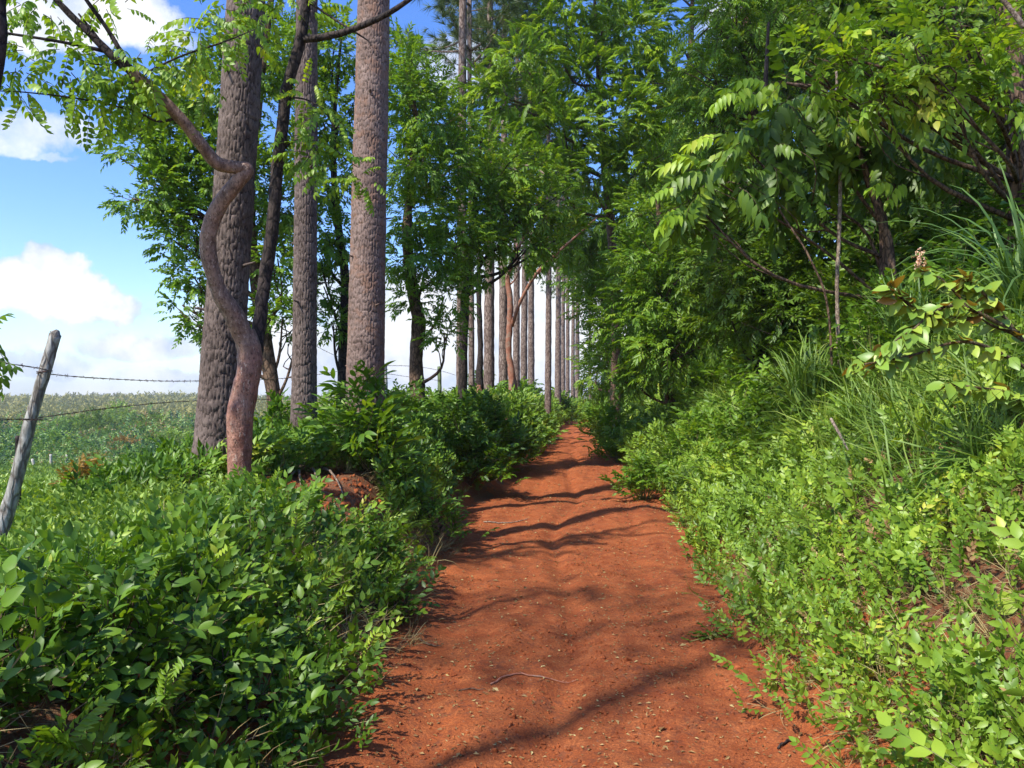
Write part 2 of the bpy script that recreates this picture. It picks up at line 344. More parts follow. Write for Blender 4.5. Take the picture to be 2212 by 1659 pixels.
ys = np.array(grow(-14, 0, .5, 1.0) + grow(.3, 14, .05, 1.006)); ys = np.concatenate([ys, grow(ys[-1] + .12, 1600, .12, 1.035)])
def gz(X, Y, U):
    return height(X, Y) - .07 * sstep((1.45 - np.abs(U)) / .25)
g = grid_mesh(us, ys, gz, 'ground', M['ground'], lambda X, Y, U: np.clip((-U - 4.2) / 1.5, 0, 1) + 0 * X); tag(g, kind='structure')
pus = np.arange(-1.95, 1.951, .026)
pys = np.array(grow(-3, 1.2, .1, 1.0) + grow(1.25, 10, .022, 1.004)); pys = np.concatenate([pys, grow(pys[-1] + .05, 100, .05, 1.022)])
def pz(X, Y, U):
    z = height(X, Y) + .004
    e = sstep((np.abs(U) - 1.25) / .5)
    det = .045 * fbm2(X * 2.2, Y * 1.6, 3, 71) + .03 * fbm2(X * 5, Y * 3, 3, 31) + .018 * fbm2(X * 22, Y * 22, 3, 41)
    c = fbm2(X * 11 + 3, Y * 11, 2, 51); det = det + .018 * np.clip(c - .16, 0, 1) * 3
    return z + det * (1 - .3 * e) - .10 * sstep((np.abs(U) - 1.75) / .2)
p_ = grid_mesh(pus, pys, pz, 'path', M['path']); tag(p_, kind='structure')

# ------------------------------------------------------------------ leaf and sprig templates
def leaf_geo(L, Wd, hi=True, curl=.25, fold=.25):
    if hi:
        ts, ws = ((.28, .62), (.5, .42)) if hi is True or hi == 1 else ((.10, .28, .50, .72, .89), (.26, .46, .50, .37, .18))
        v = [(0, 0, 0)]
        for t, w in zip(ts, ws):
            z = -curl * t * t * L
            v += [(-w * Wd, t * L, z + fold * w * Wd), (0, t * L, z), (w * Wd, t * L, z + fold * w * Wd)]
        v.append((0, L, -curl * L)); m = len(ts); e = 3 * m + 1; b = 3 * m - 2
        t = [(0, 2, 1), (0, 3, 2), (b, b + 1, e), (b + 1, b + 2, e)]; q = []
        for k in range(m - 1):
            o = 1 + 3 * k; q += [(o, o + 1, o + 4, o + 3), (o + 1, o + 2, o + 5, o + 4)]
    else:
        v = [(0, 0, 0), (-.5 * Wd, .42 * L, fold * .5 * Wd), (0, L, -curl * L), (.5 * Wd, .42 * L, fold * .5 * Wd)]
        t = [(0, 2, 1), (0, 3, 2)]; q = []
    return np.array(v, float), np.array(t, int).reshape(-1, 3), np.array(q, int).reshape(-1, 4)
def frames(y, up=(0, 0, 1), jit=0.0, g=rng):
    y = np.atleast_2d(y).astype(float); y = y / np.linalg.norm(y, axis=1, keepdims=True)
    u = np.broadcast_to(np.asarray(up, float), y.shape) + jit * g.normal(size=y.shape)
    z = u - (u * y).sum(1, keepdims=True) * y; nz = np.linalg.norm(z, axis=1, keepdims=True)
    z = np.where(nz < 1e-4, np.array([1.0, 0, 0]), z / np.maximum(nz, 1e-6)); x = np.cross(y, z)
    return np.stack([x, y, z], axis=2)          # columns are the axes
class Tmpl:
    def __init__(s): s.v = []; s.t = []; s.q = []; s.tm = []; s.qm = []; s.r = []; s.n = 0
    def part(s, v, t, q, mat=0, r=0.0):
        s.v.append(v); s.r.append(np.full(len(v), r))
        if len(t): s.t.append(t + s.n); s.tm.append(np.full(len(t), mat))
        if len(q): s.q.append(q + s.n); s.qm.append(np.full(len(q), mat))
        s.n += len(v)
    def done(s):
        s.v = np.concatenate(s.v); s.r = np.concatenate(s.r)
        s.t = np.concatenate(s.t) if s.t else np.zeros((0, 3), int); s.q = np.concatenate(s.q) if s.q else np.zeros((0, 4), int)
        s.tm = np.concatenate(s.tm) if s.tm else np.zeros(0, int); s.qm = np.concatenate(s.qm) if s.qm else np.zeros(0, int)
        return s
    def leaf(s, p, d, L, Wd, hi, up=(0, 0, 1), jit=.3, curl=.25, fold=.25, r=None, mat=0):
        v, t, q = leaf_geo(L, Wd, hi, curl, fold); m = frames(d, up, jit)[0]
        s.part(v @ m.T + p, t, q, mat, rng.uniform(-.28, .28) if r is None else r)
    def strip(s, pts, w, mat=1):       # thin three-sided stem
        pts = np.asarray(pts, float); n = len(pts); v = []
        for i, p in enumerate(pts):
            ww = w * (1 - .7 * i / (n - 1))
            for a in (0, 2.09, 4.19): v.append(p + ww * np.array([math.cos(a), 0, math.sin(a)]))
        q = [(i * 3 + k, i * 3 + (k + 1) % 3, i * 3 + 3 + (k + 1) % 3, i * 3 + 3 + k) for i in range(n - 1) for k in range(3)]
        s.part(np.array(v), np.zeros((0, 3), int), np.array(q), mat, 0)
def sprig(nl, LL, ww, hi, stem=.012, ang=58, droop=.15, curl=.25, tipn=True):
    T = Tmpl(); pts = [np.array([0, t, .12 * math.sin(t * 2.2) - droop * t * t]) for t in (0, .35, .7, 1.0)]
    if stem: T.strip(pts, stem)
    for i in range(nl):
        t = .12 + .86 * i / max(1, nl - 1); p = np.array([0, t, .12 * math.sin(t * 2.2) - droop * t * t])
        a = R(ang + rng.uniform(-18, 18)) * (1 - .55 * t); side = 1 if i % 2 else -1; roll = rng.uniform(-.7, .7)
        d = np.array([side * math.sin(a), math.cos(a), math.sin(a) * roll * .6 - droop])
        s = LL * rng.uniform(.7, 1.15) * (1.0 - .35 * abs(t - .45))
        T.leaf(p, d, s, s * ww, hi, jit=.35, curl=curl * rng.uniform(.4, 1.5))
    return T.done()
def pinnate(npair, LL, ww, hi, droop=.5, hang=.45):
    T = Tmpl(); f = lambda t: np.array([0, t * (1 - .12 * t), .10 * t - droop * t * t])
    T.strip([f(t) for t in (0, .33, .66, 1.0)], .012)
    for i in range(npair):
        t = .16 + .8 * i / (npair - 1); p = f(t)
        for side in (-1, 1):
            s = LL * (1 - .5 * abs(t - .5)) * rng.uniform(.85, 1.1)
            d = np.array([side * .85, .45, -hang + rng.uniform(-.15, .15)])
            T.leaf(p, d, s, s * ww, hi, jit=.15, curl=.35, fold=.2)
    T.leaf(f(1.0), np.array([0, .8, -.6]), LL * .8, LL * .8 * ww, hi, jit=.1)
    return T.done()
def blades(nb, w, spread, bend, segs=5, mat=0):
    T = Tmpl()
    for i in range(nb):
        a = rng.uniform(0, 6.283); tl = rng.uniform(.15, 1) * spread; L = rng.uniform(.55, 1.0); bd = bend * rng.uniform(.3, 1.4)
        dh = np.array([math.cos(a), math.sin(a), 0]); sd_ = np.array([-math.sin(a), math.cos(a), 0]); v = []
        rr = np.array([rng.normal() * .05, rng.normal() * .05, 0])
        for k in range(segs + 1):
            t = k / segs; ang = tl + bd * t * t
            # integrate roughly
            if k == 0: p = rr.copy()
            else: p = p + (L / segs) * (dh * math.sin(ang) + np.array([0, 0, 1]) * math.cos(ang))
            ww = w * (1 - t) ** .7 * .5 if k < segs else 0.0
            if k < segs: v += [p - sd_ * ww, p + sd_ * ww]
            else: v.append(p)
        # blade axis +Y is "up" for the instancer: swap z and y
        v = np.array(v)[:, [0, 2, 1]] * np.array([1, 1, -1])
        q = [(2 * k, 2 * k + 1, 2 * k + 3, 2 * k + 2) for k in range(segs - 1)]; t_ = [(2 * segs - 2, 2 * segs - 1, 2 * segs)]
        T.part(v, np.array(t_), np.array(q), mat, rng.uniform(-.3, .3))
    return T.done()
def tuft(nn, w):
    T = Tmpl()
    for i in range(nn):
        a = rng.uniform(0, 6.283); e = rng.uniform(.25, 1.35); d = np.array([math.cos(a) * math.sin(e), math.cos(e) + .1, math.sin(a) * math.sin(e)])
        s = np.cross(d, rng.normal(size=3)); s /= np.linalg.norm(s); p = np.array([0, rng.uniform(-.25, .1), 0]); L = rng.uniform(.7, 1)
        tip = p + d * L + np.array([0, 0, -.12 * L])
        T.part(np.array([p - s * w, p + s * w, tip]), np.array([(0, 1, 2)]), np.zeros((0, 4), int), 0, rng.uniform(-.2, .2))
    return T.done()
T_ = {
 'hi': [sprig(8, .36, .50, True) for _ in range(7)] + [sprig(11, .30, .44, True) for _ in range(3)],
 'near': [sprig(8, .34, .52, 2) for _ in range(7)],
 'lance': [sprig(7, .46, .34, 2, ang=48, droop=.1, curl=.35) for _ in range(7)],
 'bud': [sprig(12, .22, .42, True, droop=.25) for _ in range(6)],
 'mid': [sprig(9, .40, .50, False) for _ in range(8)],
 'broad': [sprig(8, .38, .50, True) for _ in range(6)],
 'narrow': [sprig(12, .36, .40, False, droop=.3) for _ in range(8)],
 'far': [sprig(7, .50, .50, False, stem=0) for _ in range(6)],
 'pin': [pinnate(6, .26, .50, True, .35, .7) for _ in range(5)],
 'pinlo': [pinnate(8, .30, .30, False, .4, .4) for _ in range(5)],
 'bigpin': [pinnate(5, .55, .36, True, .5, 1.1) for _ in range(5)],
 'fern': [pinnate(11, .26, .42, False, .45, .25) for _ in range(5)],
 'grass': [blades(14, .028, .5, 1.3) for _ in range(6)],
 'cane': [blades(26, .024, .5, 1.7, 7) for _ in range(5)],
 'thin': [blades(9, .022, .8, 1.0, 4) for _ in range(6)],
 'tuft': [tuft(34, .022) for _ in range(5)],
}
def inst(buf, key, pos, ydir, scale, up=(0, 0, 1), jit=.35, rnd=None, matoff=0):
    pos = np.atleast_2d(pos); N = len(pos)
    if N == 0: return
    M3 = frames(ydir, up, jit); scale = np.broadcast_to(scale, (N,)); rnd = rng.uniform(.2, .8, N) if rnd is None else np.broadcast_to(rnd, (N,))
    tl = T_[key]; pick = rng.integers(0, len(tl), N)
    for k, T in enumerate(tl):
        I = np.where(pick == k)[0]
        if not len(I): continue
        v = np.einsum('nij,vj->nvi', M3[I] * scale[I][:, None, None], T.v) + pos[I][:, None, :]
        nv = len(T.v); off = (np.arange(len(I)) * nv)[:, None, None]
        t = (T.t[None] + off).reshape(-1, 3); q = (T.q[None] + off).reshape(-1, 4)
        r = np.clip(rnd[I][:, None] + T.r[None], 0, 1).ravel()
        buf.add(v.reshape(-1, 3), t, q, np.tile(T.tm, len(I)) + matoff, np.tile(T.qm, len(I)) + matoff, r)

# ------------------------------------------------------------------ tubes and trunks
def smooth_path(pts, n):
    pts = np.asarray(pts, float); k = len(pts)
    P = np.vstack([2 * pts[0] - pts[1], pts, 2 * pts[-1] - pts[-2]])
    t = np.linspace(0, k - 1 - 1e-6, n); i = t.astype(int); f = (t - i)[:, None]
    p0, p1, p2, p3 = P[i], P[i + 1], P[i + 2], P[i + 3]
    return .5 * (2 * p1 + (p2 - p0) * f + (2 * p0 - 5 * p1 + 4 * p2 - p3) * f ** 2 + (3 * p1 - p0 - 3 * p2 + p3) * f ** 3)
def sweep_frames(P):
    d = np.gradient(P, axis=0); d /= np.linalg.norm(d, axis=1, keepdims=True)
    ref = np.array([0, 1.0, 0]) if abs(d[0][2]) > .5 else np.array([0, 0, 1.0])
    x = np.cross(ref, d[0]); x /= np.linalg.norm(x); xs = [x]
    for i in range(1, len(P)):
        x = x - d[i] * (x @ d[i]); x /= np.linalg.norm(x); xs.append(x)
    xs = np.array(xs); return xs, np.cross(d, xs)
def tube(buf, pts, rad, sides=8, n=None, amp=0.0, mat=0, cap=True, smooth=True, seed=0, fq=6):
    n = n or max(4, len(pts) * 3)
    P = smooth_path(pts, n) if smooth else np.asarray(pts, float); n = len(P)
    r = np.interp(np.linspace(0, 1, n), np.linspace(0, 1, len(rad)), rad)
    xs, zs = sweep_frames(P); a = np.linspace(0, 2 * math.pi, sides, endpoint=False)
    ring = np.cos(a)[None, :, None] * xs[:, None, :] + np.sin(a)[None, :, None] * zs[:, None, :]
    rr = np.broadcast_to(r[:, None], (n, sides)).copy()
    if amp:
        q = (P[:, None, :] + ring * r[:, None, None]).reshape(-1, 3) * fq
        rr += amp * r[:, None] * ((vnoise3(q, seed) - .5) * 1.3 + (vnoise3(q * 2.7, seed + 1) - .5) * .7).reshape(n, sides)
    v = (P[:, None, :] + ring * rr[:, :, None]).reshape(-1, 3)
    idx = np.arange(n * sides).reshape(n, sides); nx = np.roll(idx, -1, 1)
    q = np.stack([idx[:-1], nx[:-1], nx[1:], idx[1:]], -1).reshape(-1, 4)
    t = np.zeros((0, 3), int)
    if cap:
        v = np.vstack([v, P[-1] + (P[-1] - P[-2]) * .15, P[0]]); e = n * sides
        t = np.concatenate([[(idx[-1, k], nx[-1, k], e) for k in range(sides)], [(nx[0, k], idx[0, k], e + 1) for k in range(sides)]])
    buf.add(v, t, q, tm=mat, qm=mat)
    return P, r
def worley(u, v, nu, seed):
    i0 = np.floor(u); j0 = np.floor(v); f1 = np.full(u.shape, 9.0); f2 = np.full(u.shape, 9.0)
    for di in (-1, 0, 1):
        for dj in (-1, 0, 1):
            i = i0 + di; j = j0 + dj; iw = np.mod(i, nu)
            px = i + .15 + .7 * _h2(iw, j, seed); py = j + .1 + .8 * _h2(iw, j, seed + 3)
            d = np.hypot(u - px, v - py); m = d < f1
            f2 = np.where(m, f1, np.minimum(f2, d)); f1 = np.where(m, d, f1)
    return f2 - f1
def plated_trunk(buf, pts, rad, top_detail=5.5, sides=150, pw=.055, ph=.13, amp=.016, seed=0):
    """pine trunk whose bark plates are modelled: dense up to top_detail metres above the base, plain beyond"""
    P = smooth_path(pts, 60); s = np.concatenate([[0], np.cumsum(np.linalg.norm(np.diff(P, axis=0), axis=1))])
    tot = s[-1]; ss = np.concatenate([np.arange(0, min(top_detail, tot), .016), np.arange(min(top_detail, tot), tot, .25), [tot]])
    P = np.stack([np.interp(ss, s, P[:, k]) for k in range(3)], 1); r = np.interp(ss / tot, np.linspace(0, 1, len(rad)), rad)
    xs, zs = sweep_frames(P); a = np.linspace(0, 2 * math.pi, sides, endpoint=False)
    ring = np.cos(a)[None, :, None] * xs[:, None, :] + np.sin(a)[None, :, None] * zs[:, None, :]
    nu = max(6, int(round(2 * math.pi * np.median(r) / pw)))
    A, S = np.meshgrid(a / (2 * math.pi) * nu, ss)
    wob = .45 * (vnoise2(A * 1.0, S / ph * 1.0, seed) - .5) * sstep(np.minimum(A, nu - A) / 1.0)
    e = worley(A + wob, S / ph + .5 * (vnoise2(np.cos(A / nu * 6.283) * 4 + 9, S * 14, seed + 5) - .5), nu, seed)
    hgt = sstep(e / .2); fl = (vnoise3((P[:, None, :] + ring * r[:, None, None]).reshape(-1, 3) * 28, seed).reshape(e.shape) - .5)
    rr = r[:, None] * (1 + .05 * (vnoise3((P[:, None, :] + ring * r[:, None, None]).reshape(-1, 3) * 3, seed + 2).reshape(e.shape) - .5)) + amp * (hgt - .7) + amp * .5 * fl
    v = (P[:, None, :] + ring * rr[:, :, None]).reshape(-1, 3); n = len(P)
    idx = np.arange(n * sides).reshape(n, sides); nx = np.roll(idx, -1, 1)
    q = np.stack([idx[:-1], nx[:-1], nx[1:], idx[1:]], -1).reshape(-1, 4)
    buf.add(v, None, q, h=(hgt * .9 + .1).ravel())
    return P, r

def rel(o): return np.array(o.location)

# ------------------------------------------------------------------ crowns
KM = 1.9
def crown_fill(buf, blobs, key, size, k=4.0, gap=.40, droop=.15, outw=1.0, gs=1.6, seed=0, rshift=0.0):
    """blobs: (centre xyz, rx, ry, rz). Returns the sprig positions."""
    allp = []
    for c, rx, ry, rz in blobs:
        c = np.asarray(c); area = math.pi * rx * rz; n = int(KM * k * area / (size * size * .42)) + 6
        q = rng.normal(size=(int(n * 1.9), 3)); q /= np.linalg.norm(q, axis=1, keepdims=True)
        rad = rng.uniform(.18, 1, len(q)) ** .5 * (1 + .22 * rng.normal(size=len(q)) * .6)
        p = c + q * rad[:, None] * np.array([rx, ry, rz])
        nn = vnoise3(p * gs, seed) * .65 + vnoise3(p * gs * 2.4, seed + 4) * .35
        keep = nn > gap; p = p[keep][:n]; q = q[keep][:n]; nn = nn[keep][:n]
        d = q * outw + rng.normal(size=q.shape) * .45 + np.array([0, 0, .25 - droop])
        inst(buf, key, p, d, size * rng.uniform(.7, 1.25, len(p)), rnd=np.clip(rng.uniform(.15, .65, len(p)) + rshift + (nn - .5) * .9, 0, 1))
        allp.append(p)
    return np.concatenate(allp)
def VB(vx, vy, d, rx, rz=None, ry=None):
    """blob measured on the picture -> blob in metres"""
    s = d / F; rz = rx if rz is None else rz
    return (W(vx, vy, d), rx * s, (ry if ry is not None else (rx + rz) * .5 * s), rz * s)
def limbs(skel, blobs, r0, sub, mat, origin, par):
    for c, rx, ry, rz in blobs:
        buf = Buf()
        c = np.asarray(c); j = np.argmin(np.linalg.norm(skel - (c + np.array([0, 0, -1.0])), axis=1)); s = skel[j]
        L = np.linalg.norm(c - s); mid = (s + c) / 2 + rng.normal(size=3) * .08 * L + np.array([0, 0, -.06 * L])
        rr = min(r0, .012 + .02 * L)
        P, _ = tube(buf, [s, mid, c], [rr, rr * .7, rr * .35], 6, 9, .2)
        for k in range(sub):
            e = c + rng.normal(size=3) * np.array([rx, ry, rz]) * .5
            st = P[4 + k % 5]; m2 = (st + e) / 2 + rng.normal(size=3) * .1
            tube(buf, [st, m2, e], [rr * .38, rr * .26, .004], 4, 6)
        link('limb', buf.mesh('limb', M[mat], origin=origin), par)

def tree(name, label, base, trunk_pts, radii, blobs, key, size, leafm, barkm, cat='tree', group=None, sides=14, amp=.2, k=4.0, gap=.4, droop=.15, r0=.05, sub=4, gs=1.6, seed=0, rshift=0.0, extra=None, outw=1.0):
    o = thing(name, base, label, cat, group); b = Buf()
    P, r = tube(b, trunk_pts, radii, sides, max(16, len(trunk_pts) * 6), amp, seed=seed, fq=5)
    if extra: 
        for ep, er in extra: 
            Q, _ = tube(b, ep, er, 8, len(ep) * 6, amp, seed=seed + 3, fq=7); P = np.vstack([P, Q])
    link('trunk', b.mesh('trunk', M[barkm] if isinstance(barkm, str) else barkm, origin=base), o)
    if blobs:
        limbs(P, blobs, r0, sub, barkm, base, o)
        c = Buf(); crown_fill(c, blobs, key, size, k, gap, droop, outw, gs, seed, rshift)
        link('crown', c.mesh('crown', [M[leafm], M['twig']], origin=base), o)
    return o

exec_parts = []
# ------------------------------------------------------------------ pines
def pine_crown_meshes():
    out = []
    for s in range(4):
        b = Buf(); t = Buf(); H = 22.0
        for z in np.arange(12.8, H, .5):
            f = (z - 12.8) / (H - 12.8); L0 = 3.1 * (1 - f) ** .75 + .35
            for k in range(rng.integers(2, 4)):
                if (f < .25 and rng.random() < .35) or (s == 3 and rng.random() < .62): continue
                a = rng.uniform(0, 6.283); L = L0 * rng.uniform(.6, 1.1); d = np.array([math.cos(a), math.sin(a), 0])
                pts = [np.array([0, 0, z]), d * L * .5 + np.array([0, 0, z + .05 * L]), d * L + np.array([0, 0, z + .28 * L])]
                P, _ = tube(t, pts, [.035 * (1 - .6 * f) + .01, .02, .008], 5, 8)
                m = int(7 + L * 6); i = rng.integers(3, 8, m); sp = P[i] + rng.normal(size=(m, 3)) * .22
                dd = (sp - P[0]) / np.linalg.norm(sp - P[0], axis=1, keepdims=True) + rng.normal(size=(m, 3)) * .5 + np.array([0, 0, .3])
                inst(b, 'tuft', sp, dd, rng.uniform(.30, .46, m), jit=1.0)
        tube(t, [[0, 0, 12.5], [0, 0, 17], [0, 0, 22]], [.05, .04, .015], 5, 8)
        out.append((b.mesh('pine_crown', [M['needle'], M['twig']], smooth=False), t.mesh('pine_limbs', M['pine_far'])))
    return out
PCM = pine_crown_meshes()
def pine(vx_base, vy_base, d, w_px, label, vx_top=None, mat='pine_far', detail=None, zb=None, H=22.0, seed=0, group='tall straight pines in a row along the left bank'):
    x = (vx_base - CX) / F * d; z0 = float(height(x, d)) - .08
    r = w_px / F * d / 2; base = np.array([x, d, z0])
    lean = 0.0
    if vx_top is not None:                     # picture column of the axis at the top edge of the picture (or at vy=0)
        ztop = CZ + HY / F * d; lean = ((vx_top - vx_base) / F * d) / (ztop - z0)
    o = thing('pine_tree', base, label, 'pine tree', group); b = Buf(); s = seed
    hs = [0, .25, .8, 2, 4, 8, 13, 18, H]
    wig = [0, 0, 0, .0, .0, .02, .06, .04, .0]
    pts = [np.array([lean * min(h, 9) + .3 * lean * max(0, h - 9) + w * math.sin(s * 2.1 + h), w * math.cos(s + h), h]) for h, w in zip(hs, wig)]
    rad = [r * 1.5, r * 1.22, r * 1.08, r * 1.0, r * .95, r * .84, r * .66, r * .4, r * .12]
    # radii are interpolated along normalised length: resample them to even steps
    hh = np.linspace(0, H, 45); rr = np.interp(hh, hs, rad); pp = np.stack([np.interp(hh, hs, [p[k] for p in pts]) for k in range(3)], 1)
    if detail: plated_trunk(b, pp, rr, detail, seed=s, sides=150, pw=.032 if mat == 'pine_grey' else .040, ph=.115, amp=.014)
    else: tube(b, pp, rr, 16, 90, .10, seed=s, fq=5, smooth=True)
    if detail:
        for k in range(7):
            h_ = 1.2 + k * .62 + .3 * math.sin(k * 5 + s); a = k * 2.4 + s; p0 = np.array([lean * h_, 0, h_]); q0 = np.array([math.cos(a), math.sin(a), .15])
            tube(b, [p0 + q0 * r * .7, p0 + q0 * (r + .03), p0 + q0 * (r + .05 + .05 * (k % 3))], [.022, .014, .007], 7, 6, .3, seed=k)
    link('trunk', b.mesh('trunk', M[mat]), o)
    top = pp[-1] - np.array([0, 0, H]); c, t = PCM[3 if d < 12 else s % 3]
    for nm, me in (('crown', c), ('limbs', t)):
        q = link(nm, me, o, (top[0], top[1], H - 22.0)); q.rotation_euler = (0, 0, s * 1.7)
    return o
pine(462, 1030, 7.5, 84, 'thickest grey-barked pine trunk, leaning right behind the twisted red tree', 533, 'pine_grey', 6.2, seed=1)
pine(656, 1000, 9.9, 49, 'slender rough-barked pine between the dark forked stem and the pink-barked pine', 664, 'pine_grey', 6.5, seed=2)
pine(786, 940, 11.8, 77, 'stout pinkish-brown pine with scaly bark rising from leafy weeds', 806, 'pine_pink', 7.0, seed=3)
def stub_ring(o): pass
PINES = [(997, 22.0, 23, 'pine with reddish lower trunk half hidden by leaves, right of the small leafy tree'),
 (1019, 26.0, 13, 'thin pine close behind the leaf-covered pine, left of the dark stem'),
 (1056, 28.8, 20, 'dark grey pine just right of the red scarred stump'),
 (1087, 33.8, 17, 'straight pale brown pine directly left of the peeling red tree'),
 (1115, 39.9, 13.5, 'greyish pine directly behind and right of the peeling red tree'),
 (1131, 45.0, 13.5, 'left one of a close pair of pale pines behind the leaning branch'),
 (1147, 50.0, 13, 'right one of a close pair of pale pines behind the leaning branch'),
 (1183, 41.0, 12.5, 'slim pine standing alone right at the left edge of the track'),
 (1205, 57.0, 12, 'first pine in the tight far bunch beyond the lone track-side pine'),
 (1216, 62.0, 8.5, 'second pine from the left in the tight far bunch'),
 (1226, 68.0, 8, 'third pine from the left in the tight far bunch'),
 (1237, 74.0, 8, 'fourth pine from the left in the tight far bunch'),
 (1247, 78.0, 9, 'rightmost pine of the tight far bunch, next to a gap of sky'),
 (1274, 90.0, 6, 'very thin distant pine above the end of the track')]
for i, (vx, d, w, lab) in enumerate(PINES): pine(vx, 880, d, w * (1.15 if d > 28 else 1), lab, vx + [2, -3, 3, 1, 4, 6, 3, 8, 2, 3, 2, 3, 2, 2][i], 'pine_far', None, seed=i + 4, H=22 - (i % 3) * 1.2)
# pines of the same row beside and behind the camera; they cast the shade on the near track
for i, (x, y) in enumerate([(-3.7, .35)]):
    d = 7.5; o = pine(1106, 880, d, 34, ['pine of the left row just outside the frame, behind the leaning fence post', 'pine of the left row standing behind the camera', 'last pine of the left row well behind the camera'][i], seed=i + 20)
    o.location = (x, y, float(height(x, y)) - .1)

# ------------------------------------------------------------------ twisted red tree
def twisted():
    base = W(516, 1090, 6.8); base[2] = float(height(base[0], 6.8)) - .05
    o = thing('gumbo_tree', base, 'twisted smooth red-barked tree winding across the thickest pine', 'tree')
    o.name = 'twisted_tree'
    D = 6.75; b = Buf()
    # (picture point, depth, half width px)
    low = [(508, 1120, 6.8, 40), (516, 1085, 6.8, 33), (517, 1040, 6.8, 29), (518, 960, 6.8, 33), (522, 880, 6.8, 36), (535, 815, 6.8, 31), (541, 770, 6.8, 33), (528, 715, 6.78, 27)]
    P, r = tube(b, [W(a, c, d) for a, c, d, w in low], [w * .80 / F * d for a, c, d, w in low], 28, 130, .15, seed=3, fq=6)
    link('trunk', b.mesh('trunk', M['peel'], origin=base), o); b = Buf()
    up = [(540, 790, 6.8, 17), (531, 740, 6.79, 23), (505, 680, 6.7, 21), (470, 620, 6.6, 17), (449, 530, 6.5, 17), (468, 455, 6.45, 17), (512, 395, 6.4, 16), (533, 367, 6.4, 15), (508, 362, 6.36, 14), (468, 352, 6.3, 14), (435, 312, 6.2, 14), (395, 262, 6.1, 13), (340, 205, 6.0, 12), (285, 155, 5.9, 12)]
    tube(b, [W(a, c, d) for a, c, d, w in up], [w / F * d for a, c, d, w in up], 22, 200, .12, seed=5, fq=9)
    q = link('twisting_stem', b.mesh('twisting_stem', M['peel'], origin=base), o)
    b = Buf()
    dk = [(545, 790, 6.85, 20), (558, 720, 6.95, 14), (572, 600, 7.0, 14), (590, 480, 7.0, 14), (597, 380, 7.0, 13), (608, 290, 7.0, 13), (618, 200, 7.0, 12.5), (640, 120, 7.0, 12), (655, 60, 7.0, 11), (665, -20, 7.0, 10), (690, -200, 7.0, 8), (760, -500, 7.2, 5)]
    SK2, _ = tube(b, [W(a, c, d) for a, c, d, w in dk], [w / F * d for a, c, d, w in dk], 16, 120, .22, seed=9, fq=12)
    link('dark_stem', b.mesh('dark_stem', M['dark_bark'], origin=base), o); b = Buf()
    rb = [(652, 85, 7.0, 8), (700, 80, 6.9, 8), (760, 64, 6.8, 7), (830, 34, 6.7, 6), (890, -5, 6.6, 5), (960, -60, 6.6, 4)]
    tube(b, [W(a, c, d) for a, c, d, w in rb], [w / F * d for a, c, d, w in rb], 10, 40, .15, seed=2, fq=12)
    link('branch', b.mesh('branch', M['dark_bark'], origin=base), o); b = Buf(); tube(b, [W(660, 0, 7), W(735, 50, 6.9), W(795, 88, 6.8), (W(800, 100, 6.8))], [.012, .010, .006, .003], 6, 16)
    link('branch', b.mesh('branch', M['dark_bark'], origin=base), o)
    b = Buf()
    for pts, w in [([(288, 158, 5.9), (250, 128, 5.85), (200, 78, 5.8), (150, 30, 5.75), (105, -20, 5.7), (20, -120, 5.6)], [9, 9, 7.5, 7, 6, 3]),
                   ([(290, 160, 5.9), (272, 130, 5.85), (230, 60, 5.8), (180, -10, 5.7), (120, -110, 5.6)], [7, 5.5, 4.5, 4, 2]),
                   ([(232, 112, 5.85), (160, 96, 5.7), (80, 82, 5.6), (5, 70, 5.5), (-80, 50, 5.4)], [4.5, 3.6, 3, 2.6, 1]),
                   ([(385, 255, 6.1), (340, 262, 6.0), (290, 240, 5.9), (180, 215, 5.8), (60, 200, 5.6), (-20, 196, 5.5)], [3.5, 2.6, 2.4, 2, 1.5, 1]),
                   ([(300, 170, 5.9), (330, 150, 5.95), (400, 118, 6.0), (480, 92, 6.1), (550, 64, 6.2)], [3, 2.4, 2.2, 2, 1]),
                   ([(245, 140, 5.88), (200, 138, 5.8), (150, 120, 5.75)], [2, 1.6, 1]),
                   ([(240, 125, 5.85), (205, 75, 5.8), (170, 30, 5.8)], [5, 4, 2]),
                   ([(600, 330, 7.0), (650, 300, 7.0), (710, 320, 7.0), (770, 360, 7.0)], [4, 2.5, 2, 1]),
                   ([(618, 210, 7.0), (660, 215, 7.0), (700, 235, 7.0)], [3, 2, 1])]:
        b = Buf(); tube(b, [W(*p) for p in pts], [q / F * 5.9 for q in w], 8, len(pts) * 7, .15, seed=4, fq=12)
        link('branch', b.mesh('branch', M['dark_bark'], origin=base), o)
    c = Buf()
    bl = [VB(60, 130, 5.6, 62, 40), VB(30, 200, 5.5, 50, 40), VB(150, 150, 5.7, 80, 50), VB(180, 200, 5.7, 60, 35), VB(250, 150, 5.8, 60, 45), VB(330, 140, 5.9, 65, 40), VB(400, 120, 6.0, 60, 35), VB(440, 60, 6.1, 40, 45), VB(120, 20, 5.7, 60, 25), VB(60, 10, 5.7, 35, 20),
          VB(310, 215, 5.9, 60, 40), VB(400, 200, 6.2, 55, 45), VB(235, 10, 5.8, 40, 15)]
    crown_fill(c, bl, 'pin', .27, 1.9, .32, .5, .6, 2.5, 3, .12)
    bl = [VB(500, 30, 6.5, 60, 40), VB(570, 40, 6.8, 60, 35), VB(640, 20, 6.8, 60, 30), VB(530, 90, 6.6, 40, 15), VB(430, 110, 6.3, 50, 40)]
    crown_fill(c, bl, 'pin', .27, 1.4, .32, .5, .6, 2.5, 5, .2)
